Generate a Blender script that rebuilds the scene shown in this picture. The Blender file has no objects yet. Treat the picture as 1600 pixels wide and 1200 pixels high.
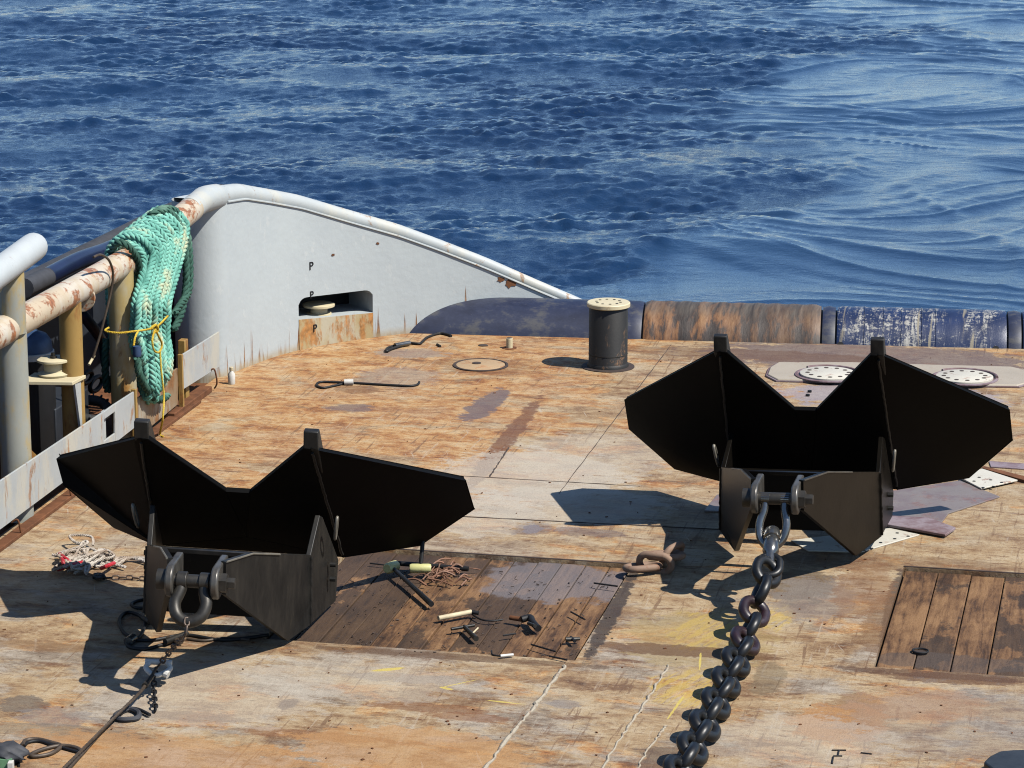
import bpy, bmesh, math, random
import numpy as np
from mathutils import Vector, Matrix
random.seed(7); rng = np.random.default_rng(11)
S = bpy.context.scene
COL = S.collection
# ------------------------------------------------------------------ camera, world, sun
FPX, CAMH, YAW = 4600.0, 6.6, math.radians(12.3)
PITCH = math.atan(1100/FPX)
cd = bpy.data.cameras.new("camera"); cam = bpy.data.objects.new("camera", cd); COL.objects.link(cam)
cam.location = (0, 0, CAMH); cam.rotation_euler = (math.pi/2-PITCH, 0, YAW)
cd.sensor_width = 36; cd.lens = 36*FPX/1600; cd.clip_start = .5; cd.clip_end = 20000
S.camera = cam
SUN = Vector((.737, -.19, 1)).normalized()
w = bpy.data.worlds.new("World"); S.world = w; w.use_nodes = True
wn = w.node_tree; wn.nodes.clear()
sky = wn.nodes.new('ShaderNodeTexSky'); sky.sky_type = 'NISHITA'; sky.sun_disc = False
sky.sun_elevation = math.asin(SUN.z); sky.sun_rotation = math.atan2(SUN.x, SUN.y)
sky.air_density = 1.0; sky.dust_density = .12; sky.ozone_density = 6
bg = wn.nodes.new('ShaderNodeBackground'); bg.inputs[1].default_value = .08
wo = wn.nodes.new('ShaderNodeOutputWorld')
wn.links.new(sky.outputs[0], bg.inputs[0]); wn.links.new(bg.outputs[0], wo.inputs[0])
sl = bpy.data.lights.new("sun", 'SUN'); sl.energy = 5.0; sl.angle = math.radians(.5); sl.color = (1, .955, .88)
so = bpy.data.objects.new("sun", sl); COL.objects.link(so)
so.rotation_euler = SUN.to_track_quat('Z', 'Y').to_euler(); so.location = (10, 5, 30)
S.view_settings.view_transform = 'Standard'; S.view_settings.look = 'None'
S.view_settings.exposure = 1.1; S.view_settings.gamma = 1; S.view_settings.use_curve_mapping = False
S.render.engine = 'CYCLES'; S.cycles.max_bounces = 6; S.cycles.use_denoising = True; S.cycles.denoising_prefilter = 'NONE'; S.cycles.filter_width = 1.1; S.cycles.sample_clamp_indirect = 4
# ------------------------------------------------------------------ survey: photograph measurements to ship coordinates
_fw = Vector((-math.sin(YAW)*math.cos(PITCH), math.cos(YAW)*math.cos(PITCH), -math.sin(PITCH)))
_rt = Vector((math.cos(YAW), math.sin(YAW), 0)); _up = _rt.cross(_fw); _C = Vector((0, 0, CAMH))
def proj(p):
    d = Vector(p)-_C; z = d.dot(_fw)
    return 800+FPX*d.dot(_rt)/z, 600-FPX*d.dot(_up)/z
def P(x, y, z=0.0):                      # sight line at (x, y) met with the level z
    d = _fw+_rt*((x-800)/FPX)-_up*((y-600)/FPX)
    return _C+d*((z-CAMH)/d.z)
def PX(x, y, X):                         # sight line met with the vertical plane x = X
    d = _fw+_rt*((x-800)/FPX)-_up*((y-600)/FPX)
    return _C+d*(X/d.x)
def zrow(X, Y, row):
    a, b = -3.0, 5.0
    for _ in range(40):
        m = (a+b)/2
        if proj((X, Y, m))[1] > row: a = m
        else: b = m
    return (a+b)/2
# ------------------------------------------------------------------ mesh helpers
class MB:
    def __init__(s): s.v = []; s.f = []
    def add(s, v, f):
        o = len(s.v); s.v += [tuple(p) for p in v]; s.f += [tuple(i+o for i in q) for q in f]; return s
    def box(s, c, d, rz=0, M=None):
        c = Vector(c); R = M or Matrix.Rotation(rz, 3, 'Z'); v = []
        for z in (-.5, .5):
            for x, y in ((-.5, -.5), (.5, -.5), (.5, .5), (-.5, .5)):
                v.append(c+R @ Vector((x*d[0], y*d[1], z*d[2])))
        return s.add(v, [(3, 2, 1, 0), (4, 5, 6, 7), (0, 1, 5, 4), (1, 2, 6, 5), (2, 3, 7, 6), (3, 0, 4, 7)])
    def tube(s, path, r, n=10, closed=False, caps=True, twist=0):
        pts = [Vector(p) for p in path]; m = len(pts); rings = []; up = None
        for i, p in enumerate(pts):
            a = pts[(i-1) % m] if (closed or i > 0) else p
            b = pts[(i+1) % m] if (closed or i < m-1) else p
            t = (b-a).normalized()
            if up is None:
                up = Vector((0, 0, 1)) if abs(t.z) < .9 else Vector((1, 0, 0))
            up = (up-t*up.dot(t))
            if up.length < 1e-6: up = t.orthogonal()
            up.normalize(); bi = t.cross(up)
            rr = r[i] if isinstance(r, (list, tuple)) else r
            rings.append([p+(up*math.cos(2*math.pi*k/n)+bi*math.sin(2*math.pi*k/n))*rr for k in range(n)])
        v = [q for R in rings for q in R]; f = []
        for i in range(m if closed else m-1):
            j = (i+1) % m
            for k in range(n):
                l = (k+1) % n; f.append((i*n+k, j*n+k, j*n+l, i*n+l))
        if caps and not closed:
            f.append(tuple(range(n))); f.append(tuple((m-1)*n+k for k in reversed(range(n))))
        return s.add(v, [tuple(reversed(q)) for q in f])
    def cyl(s, a, b, r, r2=None, n=20): return s.tube([a, b], [r, r if r2 is None else r2], n)
    def lathe(s, c, prof, n=32, M=None):           # profile of (radius, height) about z (or M's z)
        c = Vector(c); M = M or Matrix.Identity(3); v = []; f = []
        for r, h in prof:
            for k in range(n):
                a = 2*math.pi*k/n; v.append(c+M @ Vector((r*math.cos(a), r*math.sin(a), h)))
        for i in range(len(prof)-1):
            for k in range(n):
                l = (k+1) % n; f.append((i*n+k, i*n+l, (i+1)*n+l, (i+1)*n+k))
        f.append(tuple(reversed(range(n)))); f.append(tuple((len(prof)-1)*n+k for k in range(n)))
        return s.add(v, f)
    def slab(s, poly, t):                          # polygon (3-D) thickened by the vector t
        poly = [Vector(p) for p in poly]; t = Vector(t); n = len(poly)
        nn = Vector((0, 0, 0))
        for i in range(n): nn += poly[i].cross(poly[(i+1) % n])
        v = poly+[p+t for p in poly]
        f = [tuple(range(n)), tuple(reversed(range(n, 2*n)))]+[((i+1) % n, i, i+n, (i+1) % n+n) for i in range(n)]
        if nn.dot(t) > 0: f = [tuple(reversed(q)) for q in f]
        return s.add(v, f)
    def build(s, name, mat, parent=None, smooth=True, ang=35, bevel=0, kind=None, weld=False):
        me = bpy.data.meshes.new(name)
        off = Vector((0, 0, 0))
        if parent is not None:
            q = parent
            while q is not None:
                if not q.get('_local'): off += q.location
                q = q.parent
        me.from_pydata([tuple(Vector(p)-off) for p in s.v], [], s.f); me.update()
        if weld:
            bm = bmesh.new(); bm.from_mesh(me); bmesh.ops.remove_doubles(bm, verts=bm.verts, dist=.0015); bmesh.ops.recalc_face_normals(bm, faces=bm.faces); bm.to_mesh(me); bm.free()
        if mat: me.materials.append(mat)
        if smooth:
            me.polygons.foreach_set('use_smooth', [True]*len(me.polygons)); me.set_sharp_from_angle(angle=math.radians(ang))
        o = bpy.data.objects.new(name, me); COL.objects.link(o)
        if parent is not None: o.parent = parent
        if bevel:
            b = o.modifiers.new("bevel", 'BEVEL'); b.width = bevel; b.segments = 2; b.limit_method = 'ANGLE'; b.angle_limit = math.radians(30)
        if kind: o['kind'] = kind
        return o
def tag(o, label, cat, group=None):
    o['label'] = label; o['category'] = cat
    if group: o['group'] = group
    return o
def thing(name, loc, label, cat, group=None, M=None):
    o = bpy.data.objects.new(name, None); COL.objects.link(o); o.empty_display_size = .2
    if M is not None: o.matrix_world = M; o['_local'] = 1
    else: o.location = loc
    return tag(o, label, cat, group)
def spline(pts, n=8, closed=False):
    p = [Vector(q) for q in pts]; m = len(p); out = []
    for i in range(m if closed else m-1):
        a = p[(i-1) % m] if closed or i > 0 else p[i]; b = p[i]; c = p[(i+1) % m]
        d = p[(i+2) % m] if closed or i < m-2 else c
        for k in range(n):
            t = k/n
            out.append(.5*((2*b)+(c-a)*t+(2*a-5*b+4*c-d)*t*t+(3*b-a-3*c+d)*t**3))
    if not closed: out.append(p[-1])
    return out
def twisted(path, r, pitch, strands=3, n=6, step=.02, mb=None, phase=0):   # laid rope: strands winding round a path
    mb = mb or MB(); pts = [Vector(p) for p in path]; L = [0]
    for a, b in zip(pts, pts[1:]): L.append(L[-1]+(b-a).length)
    N = max(8, int(L[-1]/step)); res = []; j = 0
    for i in range(N+1):
        s_ = L[-1]*i/N
        while j < len(L)-2 and L[j+1] < s_: j += 1
        res.append(pts[j].lerp(pts[j+1], (s_-L[j])/max(1e-6, L[j+1]-L[j])))
    up = None; fr = []
    for i, p in enumerate(res):
        t = (res[min(i+1, N)]-res[max(i-1, 0)]).normalized()
        if up is None: up = t.orthogonal()
        up = (up-t*up.dot(t)).normalized(); fr.append((p, up.copy(), t.cross(up)))
    for k in range(strands):
        mb.tube([p+(u*math.cos(2*math.pi*(i/N*L[-1]/pitch+k/strands)+phase)+b*math.sin(2*math.pi*(i/N*L[-1]/pitch+k/strands)+phase))*r*.60 for i, (p, u, b) in enumerate(fr)], r*.50, n)
    return mb
# ------------------------------------------------------------------ materials
ALB = .44          # overall reflectance of the painted and weathered surfaces, to suit the exposure above
class NT:
    def __init__(s, name):
        s.m = bpy.data.materials.new(name); s.m.use_nodes = True; s.t = s.m.node_tree; s.n = s.t.nodes; s.n.clear()
        s.out = s.n.new('ShaderNodeOutputMaterial'); s.b = s.n.new('ShaderNodeBsdfPrincipled'); s.l(s.b.outputs[0], s.out.inputs[0])
        s.obj = s.n.new('ShaderNodeTexCoord').outputs['Object']; s.geo = s.n.new('ShaderNodeNewGeometry'); s.pos = s.geo.outputs['Position']
    def l(s, a, b): s.t.links.new(a, b)
    def set(s, sock, v):
        if hasattr(v, 'links') or isinstance(v, bpy.types.NodeSocket): s.l(v, sock)
        else:
            if isinstance(v, (tuple, list)) and len(v) == 3 and sock.type == 'RGBA': v = (*v, 1)
            sock.default_value = v
    def mp(s, vec, sc, rz=0, loc=(0, 0, 0)):
        q = s.n.new('ShaderNodeMapping'); s.l(vec, q.inputs[0]); q.inputs['Scale'].default_value = sc; q.inputs['Rotation'].default_value = (0, 0, rz); q.inputs['Location'].default_value = loc
        return q.outputs[0]
    def noise(s, vec, scale, det=4, rough=.55, dist=0):
        q = s.n.new('ShaderNodeTexNoise'); s.l(vec, q.inputs['Vector']); q.inputs['Scale'].default_value = scale; q.inputs['Detail'].default_value = det; q.inputs['Roughness'].default_value = rough; q.inputs['Distortion'].default_value = dist
        return q.outputs[0]
    def vor(s, vec, scale, feat='F1'):
        q = s.n.new('ShaderNodeTexVoronoi'); q.feature = feat; s.l(vec, q.inputs['Vector']); q.inputs['Scale'].default_value = scale
        return q.outputs[0]
    def math(s, op, a, b=0, c=0, clamp=False):
        q = s.n.new('ShaderNodeMath'); q.operation = op; q.use_clamp = clamp
        for i, v in enumerate((a, b, c)): s.set(q.inputs[i], v)
        return q.outputs[0]
    def step(s, v, a, b):                       # smooth ramp from 0 at a to 1 at b
        q = s.n.new('ShaderNodeMapRange'); q.interpolation_type = 'SMOOTHSTEP'; s.set(q.inputs[0], v)
        if a > b: q.inputs[1].default_value = b; q.inputs[2].default_value = a; q.inputs[3].default_value = 1; q.inputs[4].default_value = 0
        else: q.inputs[1].default_value = a; q.inputs[2].default_value = b
        return q.outputs[0]
    def ramp(s, v, stops):
        q = s.n.new('ShaderNodeValToRGB'); s.l(v, q.inputs[0]); e = q.color_ramp.elements
        while len(e) < len(stops): e.new(.5)
        for i, (p, c) in enumerate(stops): e[i].position = p; e[i].color = (*c, 1)
        return q.outputs[0]
    def mix(s, f, a, b, mode='MIX'):
        q = s.n.new('ShaderNodeMix'); q.data_type = 'RGBA'; q.blend_type = mode
        s.set(q.inputs[0], f); s.set(q.inputs[6], a); s.set(q.inputs[7], b); return q.outputs[2]
    def sep(s, v):
        q = s.n.new('ShaderNodeSeparateXYZ'); s.l(v, q.inputs[0]); return q.outputs
    def bump(s, h, strength=.3, dist=.01):
        q = s.n.new('ShaderNodeBump'); q.inputs['Strength'].default_value = strength; q.inputs['Distance'].default_value = dist; s.l(h, q.inputs['Height']); s.l(q.outputs[0], s.b.inputs['Normal'])
    def blob(s, c, rx, ry, rz=0, vec=None, soft=(.97, .80)):    # a patch with a ragged edge
        v = s.mp(vec or s.pos, (1, 1, 0), 0, (-c[0], -c[1], 0)); v = s.mp(v, (1, 1, 1), -rz); v = s.mp(v, (1/rx, 1/ry, 1))
        q = s.n.new('ShaderNodeVectorMath'); q.operation = 'LENGTH'; s.l(v, q.inputs[0])
        nz = s.math('MULTIPLY_ADD', s.rag, 1.5, -.75)
        return s.step(s.math('ADD', q.outputs['Value'], nz), *soft)
    def fin(s, col=None, rough=.6, metal=0, spec=None):
        if isinstance(col, bpy.types.NodeSocket): col = s.mix(1.0, col, (ALB,)*3, 'MULTIPLY')
        elif col is not None: col = tuple(c*ALB for c in col)
        if col is not None: s.set(s.b.inputs['Base Color'], col)
        s.set(s.b.inputs['Roughness'], rough); s.set(s.b.inputs['Metallic'], metal)
        if spec is not None: s.b.inputs['Specular IOR Level'].default_value = spec
        return s.m
def plain(name, c, rough=.6, var=.25, metal=0, spec=.4, scale=9, bump=.15):
    n = NT(name); a = n.noise(n.obj, scale, 6, .65); d = tuple(x*(1-var) for x in c); h = tuple(min(1, x*(1+var)) for x in c)
    col = n.ramp(a, [(.3, d), (.7, h)]); n.bump(n.noise(n.obj, scale*5, 4), bump, .004); return n.fin(col, rough, metal, spec)
def painted(name, base, rust_amt=.6, lo=.58, hi=.66, scale=6, rust=(.28, .10, .03), second=None, stretch=(1, 1, .35), rough=.5):
    """old ship paint: base colour, vertical rust streaks, worn patches"""
    n = NT(name); a = n.noise(n.obj, scale*.5, 6, .65); col = n.ramp(a, [(.3, tuple(x*.86 for x in base)), (.7, base)])
    if second: col = n.mix(n.step(n.noise(n.mp(n.obj, (1, 1, .4)), 2.3, 6, .7), .45, .62), col, second)
    st = n.noise(n.mp(n.obj, stretch), scale, 8, .72, .4); m = n.step(st, lo, hi)
    col = n.mix(n.math('MULTIPLY', m, rust_amt), col, n.ramp(n.noise(n.obj, 20, 4), [(.3, tuple(x*.6 for x in rust)), (.7, tuple(min(1, x*1.5) for x in rust))]))
    fl = n.step(n.noise(n.obj, 38, 5, .7), .66, .72); col = n.mix(n.math('MULTIPLY', fl, .55*rust_amt), col, (.10, .05, .03))
    n.bump(n.math('ADD', n.noise(n.obj, 30, 4), m), .25, .004); return n.fin(col, rough, 0, .35)

def deck_material():
    n = NT("deck_weathered"); p = n.pos
    n.rag = n.math('ADD', n.math('MULTIPLY', n.noise(n.mp(p, (1, 1.5, 1)), 4.2, 12, .78), 1.6), -.3)
    flow = n.noise(n.mp(p, (1, 1.7, 1)), 1.5, 9, .68, .5)
    fine = n.noise(n.mp(p, (1, 2.0, 1), .1), 9, 8, .72, .3)
    grit = n.noise(p, 42, 6, .75)
    mid = n.noise(n.mp(p, (1, 1.5, 1), -.05, (4, 4, 0)), 2.9, 10, .72, .5)
    v = n.math('ADD', n.math('MULTIPLY', flow, .40), n.math('ADD', n.math('MULTIPLY', fine, .2), n.math('MULTIPLY', mid, .40)))
    col = n.ramp(v, [(.36, (.11, .056, .030)), (.425, (.27, .16, .085)), (.475, (.43, .295, .165)), (.525, (.55, .42, .255)), (.58, (.61, .50, .34)), (.66, (.52, .46, .37))])
    x, y, z = n.sep(p)
    # rust bloom, strongest on the after port part of the deck
    zone = n.math('ADD', n.math('MULTIPLY', n.step(y, 20.5, 24.5), n.step(x, -4.2, -6.2)), .18)
    rn = n.noise(n.mp(p, (1, 1.9, 1), 0, (3, 7, 0)), 1.25, 9, .70, .6)
    rust = n.step(n.math('ADD', rn, n.math('MULTIPLY', zone, .15)), .55, .64)
    col = n.mix(n.math('MULTIPLY', rust, .8), col, n.ramp(n.math('ADD', n.math('MULTIPLY', mid, .65), n.math('MULTIPLY', fine, .35)), [(.38, (.24, .078, .022)), (.45, (.48, .20, .058)), (.51, (.62, .34, .125)), (.58, (.72, .50, .26))]))
    # grey worn patches
    gn = n.noise(n.mp(p, (1, 1.5, 1), .3, (11, 2, 0)), 1.1, 8, .66)
    gm = n.step(gn, .49, .60); gm = n.math('MULTIPLY', gm, n.math('MULTIPLY_ADD', n.step(y, 23.5, 19.0), .72, .2))
    col = n.mix(gm, col, n.ramp(n.math('ADD', n.math('MULTIPLY', mid, .6), n.math('MULTIPLY', fine, .4)), [(.38, (.20, .155, .115)), (.48, (.37, .32, .26)), (.58, (.55, .50, .43))]))
    # dark brown streaks lying athwart
    sn = n.noise(n.mp(p, (.8, 3.6, 1), .03, (5, 1, 0)), 2.0, 8, .70, .4)
    col = n.mix(n.math('MULTIPLY', n.step(sn, .575, .67), .82), col, (.17, .070, .030))
    sn2 = n.noise(n.mp(p, (.9, 3.2, 1), -.05, (1, 9, 0)), 6.5, 6, .7, .4)
    col = n.mix(n.math('MULTIPLY', n.step(sn2, .575, .64), .7), col, (.19, .082, .034))
    for k_, (sc_, ox, lo_, hi_, am_) in enumerate((((1, 2.6, 1), 2, .575, .63, .65), ((1, 2.2, 1), 6, .585, .64, .6))):
        q_ = n.noise(n.mp(p, sc_, .04, (ox, ox*3, 0)), (13, 26)[k_], 6, .72, .5); ar = n.step(n.noise(n.mp(p, (1, 1.6, 1), 0, (ox*5, 1, 0)), 1.7, 5, .65), .42, .56)
        col = n.mix(n.math('MULTIPLY', n.math('MULTIPLY', n.step(q_, lo_, hi_), ar), am_), col, (.15, .072, .035))
        col = n.mix(n.math('MULTIPLY', n.math('MULTIPLY', n.step(q_, .43, .38), ar), .5), col, (.68, .58, .42))
    lg = n.noise(n.mp(p, (13, .75, 1), .03, (9, 9, 0)), 1.5, 7, .72, .4); la = n.step(n.noise(p, .55, 4), .39, .52)
    col = n.mix(n.math('MULTIPLY', n.math('MULTIPLY', n.step(lg, .57, .63), la), .75), col, (.22, .125, .07)); col = n.mix(n.math('MULTIPLY', n.math('MULTIPLY', n.step(lg, .42, .35), la), .45), col, (.66, .58, .46))
    # scuffs: pale scrape marks in two directions
    for rz, sc, off in ((.95, (22, 1.1, 1), 0), (-.35, (14, .9, 1), 4), (.2, (2, 26, 1), 8)):
        q = n.noise(n.mp(n.mp(p, (1, 1, 1), rz), sc, 0, (off, off*2, 0)), 1.6, 4, .6)
        msk = n.math('MULTIPLY', n.step(q, .655, .70), n.step(n.noise(p, .8, 3), .46, .60)); col = n.mix(n.math('MULTIPLY', msk, .6), col, (.66, .60, .50))
    # individual stains, paint and wet places
    pale, pur, brn, gry, blk, yel = (.64, .60, .52), (.17, .135, .15), (.16, .075, .035), (.30, .275, .265), (.055, .042, .036), (.72, .52, .10)
    def stain(px, py, wx, wy, rz, c, k):
        nonlocal col
        q = P(px, py); mk_ = n.blob(q, wx, wy, rz)
        if c is yel: mk_ = n.math('MULTIPLY', mk_, n.step(n.noise(n.mp(n.mp(p, (1, 1, 1), .35), (11, 1.3, 1)), 1.8, 6, .7), .44, .56))
        col = n.mix(n.math('MULTIPLY', mk_, k), col, c)
    for a in ((760, 632, .16, .75, -.05, pur, .85), (700, 735, .22, 1.0, -.2, pale, .0), (790, 690, .10, 1.9, .02, (.20, .085, .045), .8), (620, 590, .45, .5, 0, gry, .45),
              (560, 608, .25, .2, 0, brn, .5), (545, 637, .25, .16, 0, pur, .7), (640, 552, .42, .25, .0, gry, .6), (1360, 560, 1.9, .75, 0, pur, .75), (1390, 620, 1.2, .55, 0, (.40, .38, .44), .75), (1180, 555, 1.6, .30, 0, brn, .5),
              (830, 745, .9, 1.0, .3, pale, .6), (880, 790, .9, .7, 0, pale, .55), (740, 800, .6, .8, .4, pale, .5), (920, 715, .8, 1.0, 0, pale, .35), (833, 827, .09, .14, 0, (.32, .30, .33), .9), (833, 827, .17, .24, 0, pur, .4), (925, 832, .34, .14, 0, pur, .55),
              (1100, 985, .28, .5, 0, yel, .8), (1075, 1075, .28, .42, .0, yel, .6), (1095, 1000, .6, .75, 0, (.50, .38, .16), .5), (1215, 965, .12, .35, 0, yel, .55), (1080, 1018, .8, .13, 0, brn, .75), (1250, 915, .3, .5, 0, (.14, .10, .06), .7), (1270, 935, .34, .6, 0, gry, .55), (1200, 1060, .12, .4, 0, (.2, .16, .1), .55),
              (1095, 1130, .12, .14, 0, (.2, .17, .14), .5), (1040, 1185, .2, .25, 0, (.16, .12, .09), .7), (1345, 1100, .22, .25, 0, (.26, .13, .05), .6), (1310, 1130, .36, .42, 0, (.52, .26, .09), .75), (1480, 1060, .6, .12, 0, brn, .75), (1440, 1100, .5, .35, 0, (.55, .27, .10), .45),
              (35, 1100, .20, .18, 0, (.13, .11, .10), .7), (90, 1120, .30, .2, 0, gry, .55), (100, 1145, .8, .15, 0, (.22, .18, .14), .5), (500, 1010, 1.6, .14, 0, brn, .35), (450, 1100, .07, .12, 0, (.15, .09, .07), .8), (660, 1105, .5, .10, 0, (.25, .12, .06), .7), (710, 1090, .4, .2, 0, brn, .35), (500, 1150, .6, .1, 0, (.28, .12, .05), .6), (640, 1175, .9, .5, 0, (.60, .33, .13), .6), (240, 1180, 1.2, .4, 0, (.58, .31, .12), .55),
              (958, 955, .07, 1.25, .02, (.06, .045, .04), .9), (1398, 960, .10, 1.3, .04, (.10, .07, .055), .85), (1388, 975, .2, .9, .04, (.24, .13, .06), .6), (700, 1026, 1.3, .07, 0, (.12, .06, .03), .6), (1480, 1055, .9, .09, 0, (.12, .06, .035), .7), (640, 1060, .5, .10, 0, gry, .5), (300, 1120, .4, .10, 0, (.2, .11, .06), .6), (730, 1120, .34, .09, 0, (.28, .12, .05), .6), (880, 1100, .12, .10, 0, gry, .6), (1500, 1130, .9, .8, 0, gry, .35), (1250, 1160, .7, .6, 0, pale, .35), (330, 1080, .9, .8, 0, pale, .4), (560, 1060, .9, .5, 0, pale, .35), (60, 1010, .7, .1, 0, (.3, .19, .10), .6),
              (760, 572, .62, .4, 0, brn, .35), (1400, 880, 1.2, .25, 0, brn, .35), (1350, 920, .25, .8, 0, (.30, .15, .07), .5)):
        if a[6] > 0: stain(*a)
    # thin yellow paint dribbles
    for (a, b, wd) in (((1095, 1020), (1093, 1045), .010), ((1070, 1085), (1044, 1122), .012), ((690, 1074), (707, 1078), .02), ((745, 1062), (690, 1074), .008), ((760, 1094), (815, 1100), .014), ((585, 1048), (628, 1044), .03)):
        A, B = P(*a), P(*b); c = (A+B)/2; d = B-A
        col = n.mix(n.math('MULTIPLY', n.blob(c, d.length*.62, wd*.9, math.atan2(d.y, d.x)), .85), col, (.80, .66, .16))
    spots = n.step(n.vor(n.mp(p, (1, 1.3, 1)), 2.1), .035, .018); col = n.mix(n.math('MULTIPLY', spots, .7), col, (.09, .05, .03))
    col = n.mix(n.math('MULTIPLY', n.step(grit, .56, .68), .5), col, (.17, .095, .05)); col = n.mix(n.math('MULTIPLY', n.step(grit, .40, .30), .25), col, (.66, .58, .45))
    col = n.mix(1.0, col, (.90, .86, .82), 'MULTIPLY')
    h = n.math('ADD', n.math('MULTIPLY', fine, .7), n.math('MULTIPLY', grit, .5)); n.bump(h, .8, .016)
    wet = n.step(n.noise(p, 1.7, 4), .4, .65)
    return n.fin(col, n.math('MULTIPLY_ADD', wet, .2, .62), 0, .25)

def wood_material():
    n = NT("inset_planks"); p = n.pos; n.rag = n.noise(p, 3.2, 6, .65)
    ri = n.n.new('ShaderNodeObjectInfo').outputs['Random']
    g = n.noise(n.mp(p, (9, .9, 1)), 2.2, 8, .7, .5); b = n.noise(n.mp(p, (1, .7, 1)), 2.4, 7, .66)
    col = n.ramp(n.math('ADD', n.math('MULTIPLY', g, .5), n.math('MULTIPLY', b, .5)), [(.34, (.028, .014, .008)), (.43, (.082, .040, .019)), (.49, (.185, .094, .041)), (.58, (.30, .165, .075))])
    col = n.mix(n.step(n.math('ADD', n.math('MULTIPLY', n.noise(n.mp(p, (1.4, .8, 1), 0, (3, 3, 0)), 1.5, 7, .66), .7), n.math('MULTIPLY', ri, .3)), .455, .485), col, n.mix(.78, col, (.048, .030, .020)))
    q = P(880, 905); col = n.mix(n.math('MULTIPLY', n.blob(q, .75, .55), .7), col, (.20, .18, .19))
    q = P(1480, 1030); col = n.mix(n.math('MULTIPLY', n.blob(q, .7, .2), .6), col, (.09, .07, .06))
    n.bump(n.math('ADD', g, n.noise(p, 40, 4)), .55, .012)
    return n.fin(col, .75, 0, .25)

def black_steel(name="black_steel", k=1.0, scuff=.5):
    n = NT(name); a = n.noise(n.obj, 3, 6, .65)
    col = n.ramp(a, [(.3, (.0018*k, .0018*k, .0018*k)), (.7, (.0048*k, .0046*k, .0044*k))])
    s1 = n.step(n.noise(n.mp(n.obj, (3, 3, 1.2)), 5, 7, .72), .62, .74); col = n.mix(n.math('MULTIPLY', s1, scuff), col, (.034, .031, .027))
    n.bump(n.noise(n.obj, 14, 5), .12, .006); return n.fin(col, .6, 0, .06)
def shank_steel():
    n = NT("shank_steel"); a = n.noise(n.mp(n.obj, (3, 3, 1)), 2.5, 8, .7)
    col = n.ramp(a, [(.32, (.007, .0068, .006)), (.5, (.018, .0165, .014)), (.68, (.034, .030, .024))])
    s1 = n.step(n.noise(n.mp(n.obj, (6, 6, 1.5)), 4, 7, .72), .62, .70); col = n.mix(n.math('MULTIPLY', s1, .5), col, (.07, .055, .036))
    n.bump(n.noise(n.obj, 14, 5), .15, .006); return n.fin(col, .5, 0, .25)
def sea_material():
    n = NT("sea"); p = n.pos
    deep = n.ramp(n.noise(p, .12, 4), [(.35, (.0055, .023, .072)), (.65, (.010, .038, .102))])
    at = n.n.new('ShaderNodeAttribute'); at.attribute_name = 'calm'; calm = at.outputs['Fac']
    col = n.mix(n.math('MULTIPLY', n.step(n.math('ADD', calm, n.math('MULTIPLY_ADD', n.noise(p, .5, 5, .6), .8, -.4)), -.1, 1.1), .6), deep, (.026, .072, .155))  # paler reflection on the wake is put into its body colour
    b1 = n.noise(n.mp(p, (1, 1.4, 1), -.25), 8.5, 6, .68, .5); b2 = n.noise(n.mp(p, (1, 2.2, 1), -.1), 1.6, 5, .6, 1.2)
    amt = n.math('MULTIPLY_ADD', calm, -.72, 1.0)
    h = n.math('ADD', n.math('MULTIPLY', b1, amt), n.math('MULTIPLY', b2, n.math('MULTIPLY', calm, .5)))
    edge_ = n.math('MULTIPLY', n.step(calm, .05, .4), n.step(calm, .98, .6)); foam = n.math('MULTIPLY', n.step(n.math('ADD', n.noise(n.mp(p, (1, 1.4, 1)), 4.2, 7, .74), n.math('MULTIPLY', edge_, .032)), .735, .765), .85); col = n.mix(foam, col, (.75, .8, .82))
    n.bump(h, .42, .06); n.b.inputs['IOR'].default_value = 1.333
    return n.fin(col, n.math('MULTIPLY_ADD', foam, .5, .05), 0, .7)
def drum_rust():
    n = NT("rusty_drum"); p = n.obj; g = n.noise(n.mp(p, (3.2, .8, .8)), 2.2, 8, .7)
    col = n.ramp(g, [(.36, (.022, .016, .013)), (.48, (.055, .034, .024)), (.54, (.22, .095, .032)), (.64, (.36, .19, .08))])
    xx = n.sep(p)[0]; col = n.mix(n.math('MULTIPLY', n.step(n.math('ADD', xx, n.math('MULTIPLY', n.noise(p, 4, 6, .7), .9)), 3.5, 4.1), .5), col, n.ramp(n.noise(n.mp(p, (2, 1, 1)), 3, 7, .7), [(.4, (.035, .028, .024)), (.6, (.095, .075, .058))])); zz = n.sep(p)[2]; col = n.mix(n.math('MULTIPLY', n.step(n.math('ADD', zz, n.math('MULTIPLY', n.noise(n.mp(p, (7, 1, 1)), 1.5, 5), .1)), .24, .33), .6), col, n.ramp(n.noise(n.mp(p, (14, 1, 1)), 2, 5), [(.35, (.05, .041, .034)), (.65, (.19, .16, .125))]))
    n.bump(g, .5, .02); return n.fin(col, .6, 0, .4)
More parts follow.
